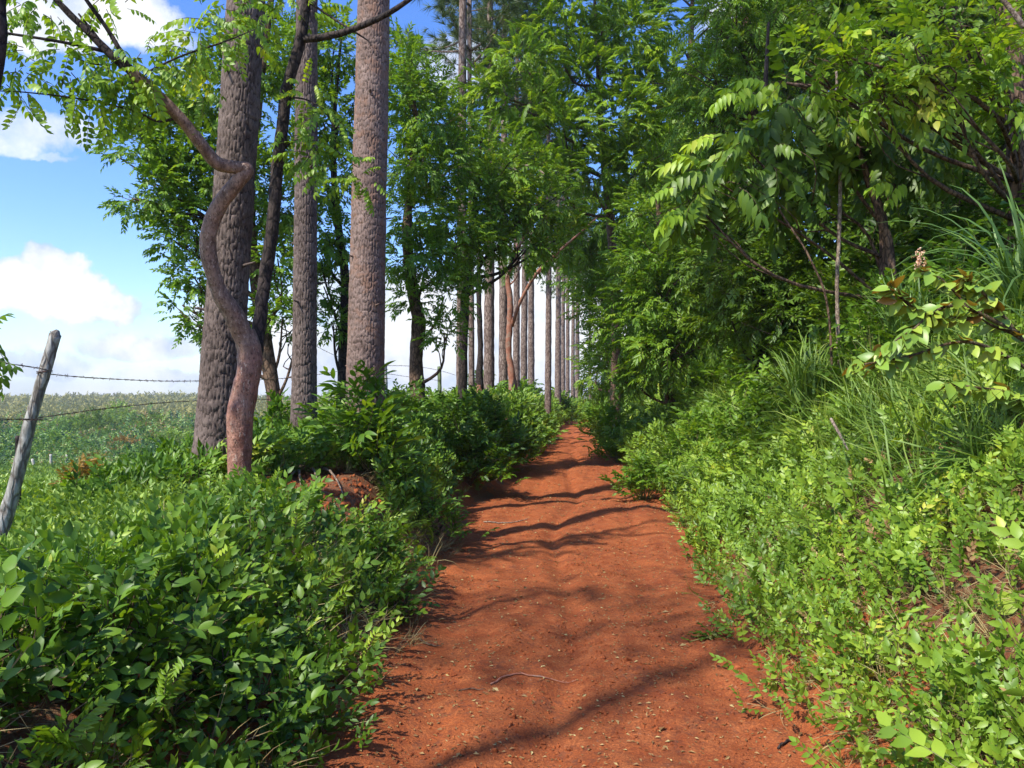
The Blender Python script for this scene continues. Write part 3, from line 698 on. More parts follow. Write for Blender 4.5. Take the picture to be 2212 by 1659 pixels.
    bl = [VB(700, 250, 7.0, 45, 30), VB(690, 330, 7.0, 60, 40), VB(745, 365, 7.0, 60, 22), VB(660, 200, 7.0, 40, 30), VB(780, 390, 7.0, 35, 12), VB(640, 270, 7.0, 30, 40)]
    crown_fill(c, bl, 'pin', .26, 1.35, .32, .55, .6, 2.5, 7, .18)
    link('crown', c.mesh('crown', [M['bright_leaf'], M['twig']], origin=base), o)
twisted()

# ------------------------------------------------------------------ broadleaf trees of the left side
def gb(vx, d): x = (vx - CX) / F * d; return np.array([x, d, float(height(x, d)) - .05])
b0 = gb(598, 13.0)
tree('broadleaf_tree', 'wide bushy green tree spreading behind the thickest pine against the blue sky', b0,
     [b0, W(590, 850, 13), W(560, 650, 13), W(540, 450, 13), W(560, 200, 13), W(600, -100, 13)], [.14, .12, .11, .09, .07, .03],
     [VB(300, 330, 12.5, 75, 60), VB(340, 400, 12.5, 85, 60), VB(290, 430, 12.3, 45, 35), VB(400, 300, 12.8, 75, 70), VB(410, 460, 12.6, 60, 55), VB(375, 520, 12.5, 45, 40), VB(420, 600, 12.6, 50, 45), VB(395, 660, 12.5, 38, 45), VB(430, 700, 12.6, 30, 35),
      VB(500, 380, 13, 90, 110), VB(480, 200, 13, 90, 80), VB(560, 120, 13, 80, 80), VB(600, 560, 13, 50, 60), VB(610, 690, 13, 60, 50), VB(600, 420, 13.2, 60, 90), VB(640, 740, 13, 30, 22), VB(350, 230, 12.6, 70, 40)],
     'mid', .25, 'mid_leaf', 'brown_bark', k=3.5, gap=.38, seed=2, rshift=.16)
b0 = gb(735, 14.5)
tree('broadleaf_tree', 'leafy green tree showing between the slender pine and the pinkish pine', b0,
     [b0, W(740, 800, 14.5), W(745, 600, 14.5), W(730, 480, 14.5), W(720, 300, 14.5), W(740, 50, 14.5)], [.10, .09, .08, .07, .05, .02],
     [VB(640, 130, 14.5, 70, 80), VB(720, 110, 14.5, 70, 70), VB(730, 250, 14.5, 60, 90), VB(700, 400, 14.3, 60, 60), VB(720, 510, 14.3, 40, 50), VB(700, 620, 14.3, 40, 45), VB(720, 700, 14.3, 34, 30), VB(640, 320, 14.6, 50, 60), VB(690, 560, 14.4, 35, 30)],
     'mid', .25, 'mid_leaf', 'dark_bark', k=3.3, gap=.39, seed=5, rshift=.12, r0=.04)
b0 = gb(902, 17.0)
tree('small_tree', 'small tree with bare grey-brown trunk and drooping leafy crown, left of the pine row', b0,
     [b0, W(903, 860, 17), W(898, 780, 17), W(905, 700, 17), W(890, 620, 17), W(880, 480, 17), W(900, 250, 17)], [.21, .165, .15, .15, .13, .10, .04],
     [VB(880, 180, 17, 60, 70), VB(920, 250, 17, 80, 80), VB(880, 350, 16.8, 60, 70), VB(950, 360, 17, 80, 60), VB(900, 470, 16.8, 70, 55), VB(870, 560, 16.6, 45, 40), VB(930, 560, 16.6, 60, 50), VB(900, 650, 16.5, 40, 35), VB(960, 640, 16.5, 45, 45), VB(990, 520, 17, 60, 50), VB(960, 720, 16.5, 35, 30), VB(870, 120, 17.5, 45, 50)],
     'narrow', .36, 'mid_leaf', 'brown_bark', k=3.6, gap=.38, seed=8, rshift=.08)
b0 = gb(1000, 19.0)
tree('broadleaf_tree', 'dark leafy tree hanging in front of the middle of the pine row', b0,
     [b0, W(1000, 800, 19), W(1005, 650, 19), W(1020, 500, 19), W(1040, 300, 19)], [.12, .11, .10, .08, .03],
     [VB(1000, 480, 18.4, 80, 60), VB(1060, 440, 18.4, 80, 70), VB(1120, 480, 18.4, 80, 55), VB(1040, 350, 19, 100, 70), VB(980, 280, 19, 80, 70), VB(1010, 570, 18, 60, 35), VB(1110, 380, 18.4, 80, 60), VB(1180, 440, 18.6, 70, 60), VB(1060, 530, 18, 50, 30), VB(1130, 540, 18.4, 50, 25), VB(1200, 520, 19, 50, 50)],
     'narrow', .42, 'mid_leaf', 'dark_bark', k=3.0, gap=.40, seed=12, rshift=.22)
# peeling red tree in the row
b0 = gb(1103, 30.0)
o = tree('peeling_tree', 'slim tree with shiny peeling orange-red bark in the pine row', b0,
     [b0, W(1108, 850, 30), W(1106, 810, 30), W(1099, 760, 30), W(1101, 700, 30), W(1102, 650, 30), W(1098, 600, 30), W(1115, 540, 30), W(1150, 480, 30), W(1170, 380, 30)], [.20, .19, .14, .11, .12, .11, .10, .09, .07, .02],
     [VB(1130, 560, 30, 60, 30), VB(1190, 540, 30, 50, 30)], 'narrow', .42, 'mid_leaf', 'red_bark', k=2.2, gap=.42, seed=14,
     extra=[([W(1105, 705, 30), W(1125, 650, 29.5), W(1158, 592, 29), W(1200, 550, 28.5), W(1245, 510, 28), W(1290, 470, 28)], [.07, .065, .06, .05, .04, .02])])
# scarred red stump-like lower trunk with dark stem
b0 = gb(1035, 27.0)
tree('dark_tree', 'dark crooked stem with a red scarred swelling at its foot', b0,
     [b0, W(1034, 860, 27), W(1035, 820, 27), W(1038, 760, 27), W(1036, 690, 27), (W(1034, 620, 27)), W(1036, 520, 27)], [.19, .22, .13, .09, .09, .08, .05], None, None, 0, None, 'dark_bark')
bb = Buf(); tube(bb, [W(1033, 870, 26.83), W(1033, 850, 26.8), W(1034, 832, 26.83)], [.10, .165, .07], 12, 12, .3, seed=6, fq=9)
oo = bpy.data.objects['dark_tree']; link('red_scar', bb.mesh('red_scar', M['red_bark'], origin=b0), oo)

# edge tree, far left
def edge_tree():
    base = np.array([-3.15, 3.95, float(height(-3.15, 3.95))])
    tree('thin_tree', 'thin dark trunk and dangling leaves at the extreme left edge, with an added unseen shade crown', base,
         [base, W(-120, 800, 4), W(-60, 400, 4), W(-6, 120, 4), W(-4, 0, 4), W(-10, -250, 4), [-4.0, 2.6, 7.6]], [.05, .045, .04, .034, .034, .02],
         [VB(-75, 690, 4.2, 38, 45), VB(-80, 770, 4.2, 42, 30), VB(-60, 900, 4.4, 80, 30), (np.array([-4.6, 1.6, 8.6]), 1.5, 1.6, .9), (np.array([-5.4, .2, 9.4]), 1.5, 1.5, 1.0)], 'pin', .26, 'mid_leaf', 'dark_bark', k=.75, seed=4, droop=.4, gap=.45, sub=1, r0=.02)  # last two blobs: unseen high crown, added to dapple the near track with shade
edge_tree()

# ------------------------------------------------------------------ right side trees
def rtree(name, label, vx, d, pts, rad, blobs, key, size, leafm, bark='brown_bark', **kw):
    b0 = gb(vx, d); return tree(name, label, b0, [b0] + [W(*p) for p in pts], rad, blobs, key, size, leafm, bark, **kw)
rtree('feathery_tree', 'tall feathery light-green tree arching over the track from the right', 1330, 24,
      [(1330, 700, 24), (1320, 500, 24), (1300, 300, 24), (1290, 100, 24), (1280, -100, 24)], [.16, .15, .13, .10, .07, .03],
      [VB(1120, 130, 22, 70, 45), VB(1060, 200, 22, 60, 40), VB(1200, 90, 23, 80, 50), VB(1130, 230, 22, 100, 45), VB(1250, 170, 23, 100, 60), VB(1340, 90, 24, 90, 70), VB(1220, 290, 22, 90, 45), VB(1330, 260, 23, 110, 70), VB(1420, 170, 24, 90, 80), VB(1280, 380, 23, 90, 50), VB(1400, 350, 23, 90, 70), VB(1180, 370, 22, 70, 40), VB(1090, 300, 22, 60, 35), VB(1310, 20, 24, 60, 40), VB(1230, 30, 23, 60, 35)],
      'fern', .50, 'bright_leaf', k=3.4, gap=.38, seed=21, rshift=.02)
rtree('feathery_tree', 'high feathery tree behind, filling the top beside the blue sky gap', 1500, 32,
      [(1500, 500, 32), (1490, 200, 32), (1500, -100, 32)], [.22, .2, .15, .05],
      [VB(1380, 60, 31, 80, 80), VB(1450, 250, 31, 110, 90), VB(1400, 420, 30, 110, 80), VB(1500, 400, 30, 100, 100), VB(1160, 60, 30, 70, 50), VB(1400, -60, 31, 60, 60), VB(1560, 180, 31, 80, 90), VB(1560, 30, 32, 60, 50), VB(1300, 480, 30, 90, 60)],
      'fern', .62, 'mid_leaf', k=3.2, gap=.34, seed=22, rshift=.16)
rtree('broadleaf_tree', 'rounded mid-green tree overhanging the right side of the track near its end', 1330, 34,
      [(1320, 800, 34), (1310, 650, 34), (1300, 500, 34)], [.15, .13, .1, .05],
      [VB(1330, 560, 32, 80, 60), VB(1300, 650, 32, 60, 60), VB(1340, 740, 32, 70, 60), VB(1290, 800, 36, 40, 60), VB(1260, 600, 34, 50, 40), VB(1390, 640, 30, 70, 80), VB(1260, 520, 30, 60, 50)],
      'narrow', .55, 'mid_leaf', k=4.2, gap=.32, seed=23, rshift=.15)
rtree('broadleaf_tree', 'dense tree with yellow-tinged leaves right of the overhanging tree', 1450, 20,
      [(1440, 700, 20), (1430, 560, 20), (1420, 420, 20)], [.14, .12, .1, .05],
      [VB(1400, 560, 19, 80, 60), VB(1440, 640, 18.5, 90, 70), VB(1380, 700, 19, 70, 60), VB(1470, 740, 18, 90, 60), VB(1360, 620, 20, 60, 60), VB(1500, 560, 18.5, 90, 80), VB(1350, 790, 20, 50, 50), VB(1420, 800, 19, 60, 40), VB(1420, 470, 20, 80, 50)],
      'narrow', .44, 'mid_leaf', k=4.2, gap=.33, seed=24, rshift=.15)
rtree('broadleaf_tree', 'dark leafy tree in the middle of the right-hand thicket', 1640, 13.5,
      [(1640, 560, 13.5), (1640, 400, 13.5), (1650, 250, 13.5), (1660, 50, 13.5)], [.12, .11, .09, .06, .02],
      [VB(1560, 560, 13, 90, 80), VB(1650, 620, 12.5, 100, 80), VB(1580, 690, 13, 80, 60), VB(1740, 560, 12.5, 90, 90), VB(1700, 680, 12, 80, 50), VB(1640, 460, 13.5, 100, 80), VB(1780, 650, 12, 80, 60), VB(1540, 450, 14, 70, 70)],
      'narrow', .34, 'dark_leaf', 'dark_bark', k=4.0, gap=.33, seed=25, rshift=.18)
rtree('broadleaf_tree', 'tall tree with hanging clusters of leaves at the top, left of the top-right sky gap', 1640, 17,
      [(1640, 400, 17), (1620, 200, 17), (1610, 0, 17), (1600, -200, 17)], [.16, .14, .12, .09, .04],
      [VB(1550, 60, 16.5, 70, 60), VB(1600, 150, 16.5, 60, 60), VB(1540, 160, 16.5, 60, 60), VB(1650, 60, 16.5, 90, 50), VB(1620, 280, 17, 90, 80), VB(1700, 0, 16.5, 90, 60), VB(1520, 250, 17, 70, 60), VB(1590, 0, 16.5, 70, 40), VB(1700, 110, 17, 70, 40)],
      'pinlo', .50, 'mid_leaf', k=3.2, gap=.36, seed=26, rshift=.12, droop=.5)
# the tree with long drooping compound leaves
def inga():
    b0 = gb(1900, 9.2)
    o = rtree('drooping_leaf_tree', 'tree with long drooping glossy leaflets leaning out over the bank', 1900, 9.2,
      [(1910, 520, 9.2), (1880, 400, 9.2), (1840, 280, 9.1), (1780, 200, 9.0), (1700, 180, 8.9)], [.065, .055, .05, .045, .035, .015],
      [VB(1700, 240, 8.8, 90, 50), VB(1620, 330, 8.7, 80, 60), VB(1760, 300, 8.9, 90, 70), VB(1560, 400, 8.6, 70, 50), VB(1840, 230, 9.0, 80, 70), VB(1500, 440, 8.5, 40, 30), VB(1900, 340, 9.2, 90, 70), VB(1690, 400, 9.0, 80, 50), VB(1990, 300, 9.4, 80, 70)],
      'bigpin', .40, 'dark_leaf', 'brown_bark', k=1.9, gap=.30, seed=27, droop=.7, rshift=.25, r0=.025, outw=.8)
    c = Buf(); pts = []
    for vx, vy in [(1590, 200), (1620, 190), (1655, 180), (1690, 175), (1570, 225), (1545, 290), (1500, 345), (1515, 350), (1460, 405), (1460, 450), (1480, 470), (1600, 215), (1640, 205), (1545, 300), (1930, 400), (1955, 395)]:
        pts.append(W(vx, vy, 8.3 + rng.uniform(-.2, .2)))
    pts = np.array(pts); inst(c, 'bigpin', pts, np.tile([-.8, -.35, .15], (len(pts), 1)) + rng.normal(size=(len(pts), 3)) * .2, rng.uniform(.26, .38, len(pts)), jit=.2, rnd=rng.uniform(.4, .7, len(pts)))
    q = link('young_leaves', c.mesh('young_leaves', [M['lime_leaf'], M['twig']], origin=b0), o); q['label'] = 'bright lime-green young leaflets along the crown edge'
inga()
rtree('broadleaf_tree', 'tree with bright yellow-green leaf sprays across the top right corner', 2190, 8.4,
      [(2200, 500, 8.4), (2196, 300, 8.4), (2190, 100, 8.4), (2180, -150, 8.4)], [.13, .105, .10, .09, .07],
      [VB(1780, 110, 7.8, 70, 35), VB(1860, 150, 7.7, 80, 45), VB(1950, 120, 7.6, 90, 50), VB(2040, 170, 7.6, 90, 50), VB(2110, 110, 7.6, 90, 60), VB(1960, 210, 7.6, 70, 35), VB(2170, 200, 7.6, 60, 60), VB(1880, 220, 7.7, 50, 30), VB(2060, 60, 7.8, 90, 45), VB(2160, 20, 7.8, 80, 50), VB(1730, 150, 7.9, 50, 25)],
      'broad', .30, 'bright_leaf', 'brown_bark', k=2.4, gap=.40, seed=28, rshift=.2, r0=.03)
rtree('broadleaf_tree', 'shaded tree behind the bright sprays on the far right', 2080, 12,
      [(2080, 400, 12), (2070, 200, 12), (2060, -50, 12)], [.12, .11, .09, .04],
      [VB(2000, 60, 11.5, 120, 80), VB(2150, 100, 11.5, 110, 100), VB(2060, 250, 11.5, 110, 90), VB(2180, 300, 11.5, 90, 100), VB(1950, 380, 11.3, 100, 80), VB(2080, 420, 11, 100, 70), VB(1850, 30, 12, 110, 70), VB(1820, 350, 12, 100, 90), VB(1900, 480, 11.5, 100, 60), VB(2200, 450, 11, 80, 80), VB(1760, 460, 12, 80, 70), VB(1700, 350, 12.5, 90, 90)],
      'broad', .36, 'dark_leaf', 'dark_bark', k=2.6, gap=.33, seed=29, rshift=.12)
# background thicket trees so that the wood has depth
k_ = 0
for lab, x, y, H in [('dim tree deep in the wood behind the lime leaflets', 9.5, 19, 11), ('dim tree deep in the wood at the far right', 13, 17, 11), ('dim tree deep in the wood behind the drooping-leaf tree', 8.0, 14.5, 9),
                     ('dim tree deep in the wood, right of the feathery trees', 9.5, 30, 13), ('dim tree deep in the wood behind the yellow-tinged tree', 8.5, 42, 14), ('dim tree deep in the wood beyond the end of the track', 13, 62, 16), ('tree closing the view past the end of the track', 16.5, 88, 15)]:
    b0 = np.array([x, y, float(height(x, y)) - .1]); bl = []
    for j in range(11):
        a = rng.uniform(0, 6.283); rr = rng.uniform(0, 1.9); bl.append((b0 + np.array([math.cos(a) * rr, math.sin(a) * rr * .7, rng.uniform(.05, .95) * H]), 1.7, 1.3, 1.5))
    tree('thicket_tree', lab, b0, [b0, b0 + [.1, 0, H * .4], b0 + [0, .1, H * .8]], [.16, .12, .05], bl, 'far', .62, 'dark_leaf', 'dark_bark', group='trees deep in the right-hand wood', k=2.6, gap=.25, seed=40 + k_, rshift=.1, sub=2); k_ += 1

# bare stems in the right thicket
def stem(name, label, pts, rad, mat='pale_bark', cat='stem', group=None):
    P = [W(*p) for p in pts]
    if name == 'bare_stem': P = [gb(pts[0][0] + 10, pts[0][2])] + P; rad = [rad[0] * 1.2] + rad
    base = P[0].copy(); b = Buf(); tube(b, P, rad, 8, len(P) * 8, .18, seed=int(pts[0][0]), fq=10)
    o = link(name, b.mesh(name, M[mat], origin=base), None, base); return tag(o, label, cat, group)
stem('bare_stem', 'tall vertical pale bare stem in the dark right-hand thicket', [(1808, 640, 8.8), (1812, 520, 8.8), (1815, 400, 8.8), (1812, 280, 8.8), (1806, 150, 8.8)], [.022, .022, .02, .018, .014])
stem('bare_stem', 'brown stem leaning left, right of the tall vertical pale stem', [(1925, 560, 8.8), (1905, 480, 8.8), (1880, 400, 8.8), (1850, 310, 8.8), (1840, 230, 8.8)], [.045, .04, .034, .026, .016], 'brown_bark')
stem('bare_stem', 'slanting thin stem rising left below the drooping leaflets', [(1790, 680, 8.6), (1750, 560, 8.6), (1700, 480, 8.6), (1655, 410, 8.6), (1615, 360, 8.6)], [.013, .012, .012, .010, .007], 'brown_bark')
stem('arching_twig', 'pale leafless twig arching through the middle treetops', [(1110, 357, 21), (1150, 360, 20), (1185, 385, 19.5), (1205, 420, 19.5)], [.015, .025, .02, .006])
stem('dead_stalk', 'fallen dry stalk lying on the sunny right bank', [(1795, 905, 6.6), (1812, 935, 6.4), (1832, 972, 6.2)], [.012, .013, .006], 'pale_bark')
stem('dead_branch', 'pale diagonal branch in the top right corner', [(2212, 60, 7.0), (2190, 30, 7.0), (2150, -20, 7.0)], [.025, .022, .018])

# ------------------------------------------------------------------ undergrowth and shrubs
def place(u, y): x = pc(y) + u; return np.stack([x, y, height(x, y)], 1)
def cover(name, label, yr, tf, side, dens, key, size, mats, lift=(0, .12), tilt=.5, seed=0, thr=.0, smooth=True, rs=0.0, lo=.0):
    """ground cover: tf=(t0,t1) metres out from the track's edge"""
    A = (yr[1] - yr[0]) * (tf[1] - tf[0]); n = int(A * dens)
    y = rng.uniform(*yr, n); t = rng.uniform(tf[0], tf[1], n)
    u = side * (t + (hr(y) if side > 0 else hl(y))) + .1 * rng.normal(size=n)
    P = place(u, y); nn = fbm2(P[:, 0] * 1.6 + seed, P[:, 1] * 1.6, 3, seed) + .5
    edge = sstep((t - tf[0] + .12) / .45); keep = (nn > thr) & (np.hypot((P[:, 0] + 1.75) / .62, (P[:, 1] - 7.35) / .95) > 1) & (rng.uniform(0, 1, n) < edge * (1 - lo) + lo)
    P = P[keep]; nn = nn[keep]; n = len(P); P[:, 2] += rng.uniform(*lift, n) * (.4 + 1.2 * nn)
    d = np.stack([-side * tilt * rng.uniform(.2, 1.4, n), -tilt * .5 * rng.uniform(-.3, 1.2, n), np.full(n, 1.0)], 1) + rng.normal(size=(n, 3)) * .45
    b = Buf(); inst(b, key, P, d, size * rng.uniform(.6, 1.3, n), jit=.5, up=(-side * .4, -.5, .8), rnd=np.clip(rng.uniform(.2, .7, n) + (nn - .5) * .8 + rs, 0, 1))
    o = link(name, b.mesh(name, [M[m] for m in mats], smooth=smooth)); return tag(o, label, None, None, 'stuff')
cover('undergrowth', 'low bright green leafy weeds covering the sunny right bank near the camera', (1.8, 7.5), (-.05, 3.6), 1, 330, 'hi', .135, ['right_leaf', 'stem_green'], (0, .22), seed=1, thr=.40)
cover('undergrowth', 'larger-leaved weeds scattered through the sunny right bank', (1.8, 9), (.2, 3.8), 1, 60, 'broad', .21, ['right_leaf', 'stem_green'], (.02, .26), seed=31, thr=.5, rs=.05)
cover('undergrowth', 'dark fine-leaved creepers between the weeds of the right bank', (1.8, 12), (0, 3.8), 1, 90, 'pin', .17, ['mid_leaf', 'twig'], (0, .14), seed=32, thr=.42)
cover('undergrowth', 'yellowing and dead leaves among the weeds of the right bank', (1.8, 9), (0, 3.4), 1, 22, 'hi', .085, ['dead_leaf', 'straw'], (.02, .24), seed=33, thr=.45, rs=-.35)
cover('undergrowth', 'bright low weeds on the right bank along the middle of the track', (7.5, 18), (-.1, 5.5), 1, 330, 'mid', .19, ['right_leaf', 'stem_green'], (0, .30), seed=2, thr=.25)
cover('undergrowth', 'weeds lining the right side of the far track', (18, 85), (-.15, 5), 1, 60, 'mid', .38, ['right_leaf', 'stem_green'], (0, .5), seed=3, thr=.2)
cover('dry_litter', 'dry stalks and dead grass lying on the right bank by the camera', (1.8, 8), (0, 3.0), 1, 130, 'thin', .20, ['straw', 'straw'], (0, .03), 2.2, seed=4, thr=.30)
cover('dry_litter', 'dry stalks hanging down the shaded left bank', (1.6, 9), (-.1, 1.1), -1, 90, 'thin', .20, ['straw', 'straw'], (0, .05), 1.6, seed=5, thr=.3)
cover('grass', 'long green grass standing on the upper right bank', (4, 22), (1.3, 5.2), 1, 34, 'grass', .85, ['grass', 'straw'], (-.05, .0), .35, seed=6, thr=.34)
cover('grass', 'short grass along the foot of the right bank', (3, 20), (-.05, .7), 1, 20, 'grass', .22, ['grass', 'straw'], (-.02, .0), .35, seed=7, thr=.45)
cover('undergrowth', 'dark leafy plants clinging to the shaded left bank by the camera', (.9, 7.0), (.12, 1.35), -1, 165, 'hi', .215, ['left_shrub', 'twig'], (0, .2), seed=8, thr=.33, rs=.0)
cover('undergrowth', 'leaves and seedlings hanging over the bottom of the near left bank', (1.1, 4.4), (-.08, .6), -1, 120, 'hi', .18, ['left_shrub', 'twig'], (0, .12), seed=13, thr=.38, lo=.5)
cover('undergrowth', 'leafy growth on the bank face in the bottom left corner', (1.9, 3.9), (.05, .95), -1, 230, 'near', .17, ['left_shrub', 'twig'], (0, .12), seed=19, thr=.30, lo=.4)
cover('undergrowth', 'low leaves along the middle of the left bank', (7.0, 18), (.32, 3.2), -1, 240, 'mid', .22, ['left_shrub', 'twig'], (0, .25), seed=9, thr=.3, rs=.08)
cover('undergrowth', 'weeds along the left side of the far track', (18, 85), (-.1, 3.5), -1, 30, 'mid', .42, ['mid_leaf', 'twig'], (0, .5), seed=10, thr=.25, rs=.2)
cover('undergrowth', 'feathery creepers threaded through the left bank', (1.6, 8), (.05, 1.5), -1, 60, 'fern', .24, ['bright_leaf', 'twig'], (.02, .2), seed=16, thr=.5)
cover('dry_litter', 'bare brown twigs and dead stems poking out of the left bank', (1.6, 9), (.0, 1.6), -1, 60, 'thin', .30, ['straw', 'straw'], (0, .1), .9, seed=17, thr=.4)
cover('undergrowth', 'small-leaved seedlings mixed into the left bank', (1.2, 9), (.1, 1.6), -1, 90, 'bud', .20, ['right_leaf', 'twig'], (.0, .2), seed=14, thr=.47)
cover('grass', 'wispy pale grass leaning out of the right bank', (5, 16), (.9, 3.8), 1, 30, 'thin', .8, ['grass', 'straw'], (0, .1), .5, seed=15, thr=.42)
cover('grass', 'fine grass in the foliage of the left bank', (4, 14), (.1, 2.8), -1, 22, 'grass', .35, ['grass', 'straw'], (0, .05), .4, seed=12, thr=.45)

def shrub(name, label, vx, vy, d=None, r=.4, h=.6, n=40, key='hi', size=.25, leafm='left_shrub', cat='shrub', group=None, rs=.1, tilt=(0, 0), stems=True, up=1.0, world=None, stemm='twig'):
    if world is not None: base = np.array([world[0], world[1], float(height(*world)) - .02])
    else:
        base = ray_ground(vx, vy) if d is None else gb(vx, d)
    o = thing(name, base, label, cat, group)
    th = rng.uniform(0, 6.283, n); e = rng.uniform(0, 1, n) ** .6
    rad = r * e * rng.uniform(.5, 1.1, n); hh = h * np.sqrt(np.clip(1 - (e * .9) ** 2, .02, 1)) * rng.uniform(.35, 1.05, n)
    tip = np.stack([np.cos(th) * rad + tilt[0] * hh, np.sin(th) * rad + tilt[1] * hh, hh], 1)
    g0 = height(base[0] + tip[:, 0], base[1] + tip[:, 1]) - base[2]; tip[:, 2] += np.minimum(g0, 1.0) * .8
    c = Buf(); dd = np.stack([np.cos(th) * e, np.sin(th) * e, np.full(n, .55 * up)], 1) + rng.normal(size=(n, 3)) * .3
    inst(c, key, tip - dd / np.linalg.norm(dd, axis=1, keepdims=True) * size * .5, dd, size * rng.uniform(.7, 1.25, n), jit=.35, rnd=np.clip(rng.uniform(.15, .7, n) + rs, 0, 1))
    link('foliage', c.mesh('foliage', [M[leafm], M[stemm]]), o)
    if stems:
        s = Buf()
        for k in range(0, n, max(1, n // 26)):
            p0 = np.array([rng.normal() * .04, rng.normal() * .04, -.05]); p1 = tip[k] * np.array([.45, .45, .55]) + rng.normal(size=3) * .03
            tube(s, [p0, p1, tip[k]], [.006 + .004 * h, .005, .003], 4, 6, 0, 0, False)
        link('stems', s.mesh('stems', M[stemm]), o)
    return o
LG = 'leafy shrubs along the left bank'
LS = [ # label, vx, vy(base), depth, r, h, n, size, rs
 ('leafy shrub in the bottom left corner below the leaning post', 60, 1500, 3.0, .42, .42, 46, .24, .05),
 ('shrub with larger drooping leaves, bottom left, right of the corner shrub', 260, 1500, 3.1, .40, .55, 44, .24, .0),
 ('pale-edged leafy shrub directly below the leaning post', 60, 1330, 3.9, .45, .32, 60, .24, .18),
 ('lush shrub with big upright leaves left of the twisted red tree', 300, 1230, 4.6, .45, .20, 80, .26, .25),
 ('tall leafy shoots just left of the foot of the twisted red tree', 390, 1190, 5.0, .34, .16, 60, .26, .28),
 ('dense shrub in the middle of the near left bank', 420, 1400, 3.9, .46, .45, 70, .24, .05),
 ('low spreading shrub at the lower middle of the left bank', 480, 1540, 3.4, .36, .38, 32, .20, .08),
 ('fine-leaved dark shrub below the twisted red tree', 620, 1330, 4.8, .36, .26, 56, .20, -.05),
 ('small hanging shrub at the edge of the shaded track', 700, 1470, 4.3, .28, .30, 26, .20, -.02),
 ('dark bush overhanging the track at the bank corner, right of the bare red soil', 800, 1200, 6.3, .42, .48, 70, .20, -.05),
 ('bush below the slender pine, next to the bare red soil', 840, 1270, 5.7, .30, .35, 40, .20, -.05),
 ('pale-leaved bush drooping over the left edge of the track', 930, 1100, 8.8, .60, .55, 90, .22, .2),
 ('large-leaved weeds in front of the pinkish pine', 800, 1010, 8.6, .62, 1.05, 120, .32, .12),
 ('leafy weeds between the slender pine and the pinkish pine', 725, 1020, 9.2, .5, .85, 80, .28, .2),
 ('green weeds around the foot of the slender pine', 640, 1020, 9.0, .35, .35, 40, .2, .15),
 ('weeds between the twisted red tree and the slender pine', 600, 1000, 10.5, .55, .75, 80, .28, .18),
 ('dark rounded bush at the left track edge below the pine row', 1010, 1010, 13.5, .95, 1.15, 210, .30, -.12),
 ('dark bush just behind the rounded bush, beside the hollow in the track', 1070, 990, 17.0, .9, 1.1, 170, .34, -.05),
 ('bush on the left edge of the track under the grey pines', 1120, 960, 24, 1.1, 1.0, 130, .42, .05),
 ('yellowish bush at the foot of the lone track-side pine', 1165, 935, 34, 1.1, .95, 110, .50, .15),
 ('bush behind the small bare-trunked tree', 880, 960, 14.0, .8, .85, 110, .30, .12),
 ('bush at the feet of the grey pines behind the red scarred stem', 1045, 880, 33, 1.3, 1.7, 130, .6, .15),
 ('bush at the feet of the pair of pale pines', 1120, 880, 44, 1.5, 1.8, 120, .7, .15),
 ('bush under the tight far bunch of pines', 1215, 880, 58, 1.7, 1.7, 110, .8, .15),
 ('bush beyond the fence between the pinkish pine and the bare-trunked tree', 850, 880, 24, 1.2, 1.3, 120, .5, .2),
 ('leafy shoots by the base of the thickest pine', 420, 1060, 7.0, .30, .35, 36, .22, .1),
]
for lab, vx, vy, d, r, h, n, s, rs in LS:
    if d < 4.5: d = None; h *= .8
    key = 'lance' if 'big upright' in lab or 'tall leafy' in lab or 'large-leaved' in lab else 'near' if (d or 1) < 7 else 'hi' if d < 10 else 'mid'
    if key == 'lance': s *= 1.3 if vx < 500 else 1.0; n = int(n * (.7 if vx < 500 else 1.1))
    shrub('leafy_shrub', lab, vx, vy, d, r, h, int(n * 1.25), key, s, 'left_shrub', 'shrub', LG, rs=rs)
print('left shrubs done')
RG = 'shrubs on the right bank'
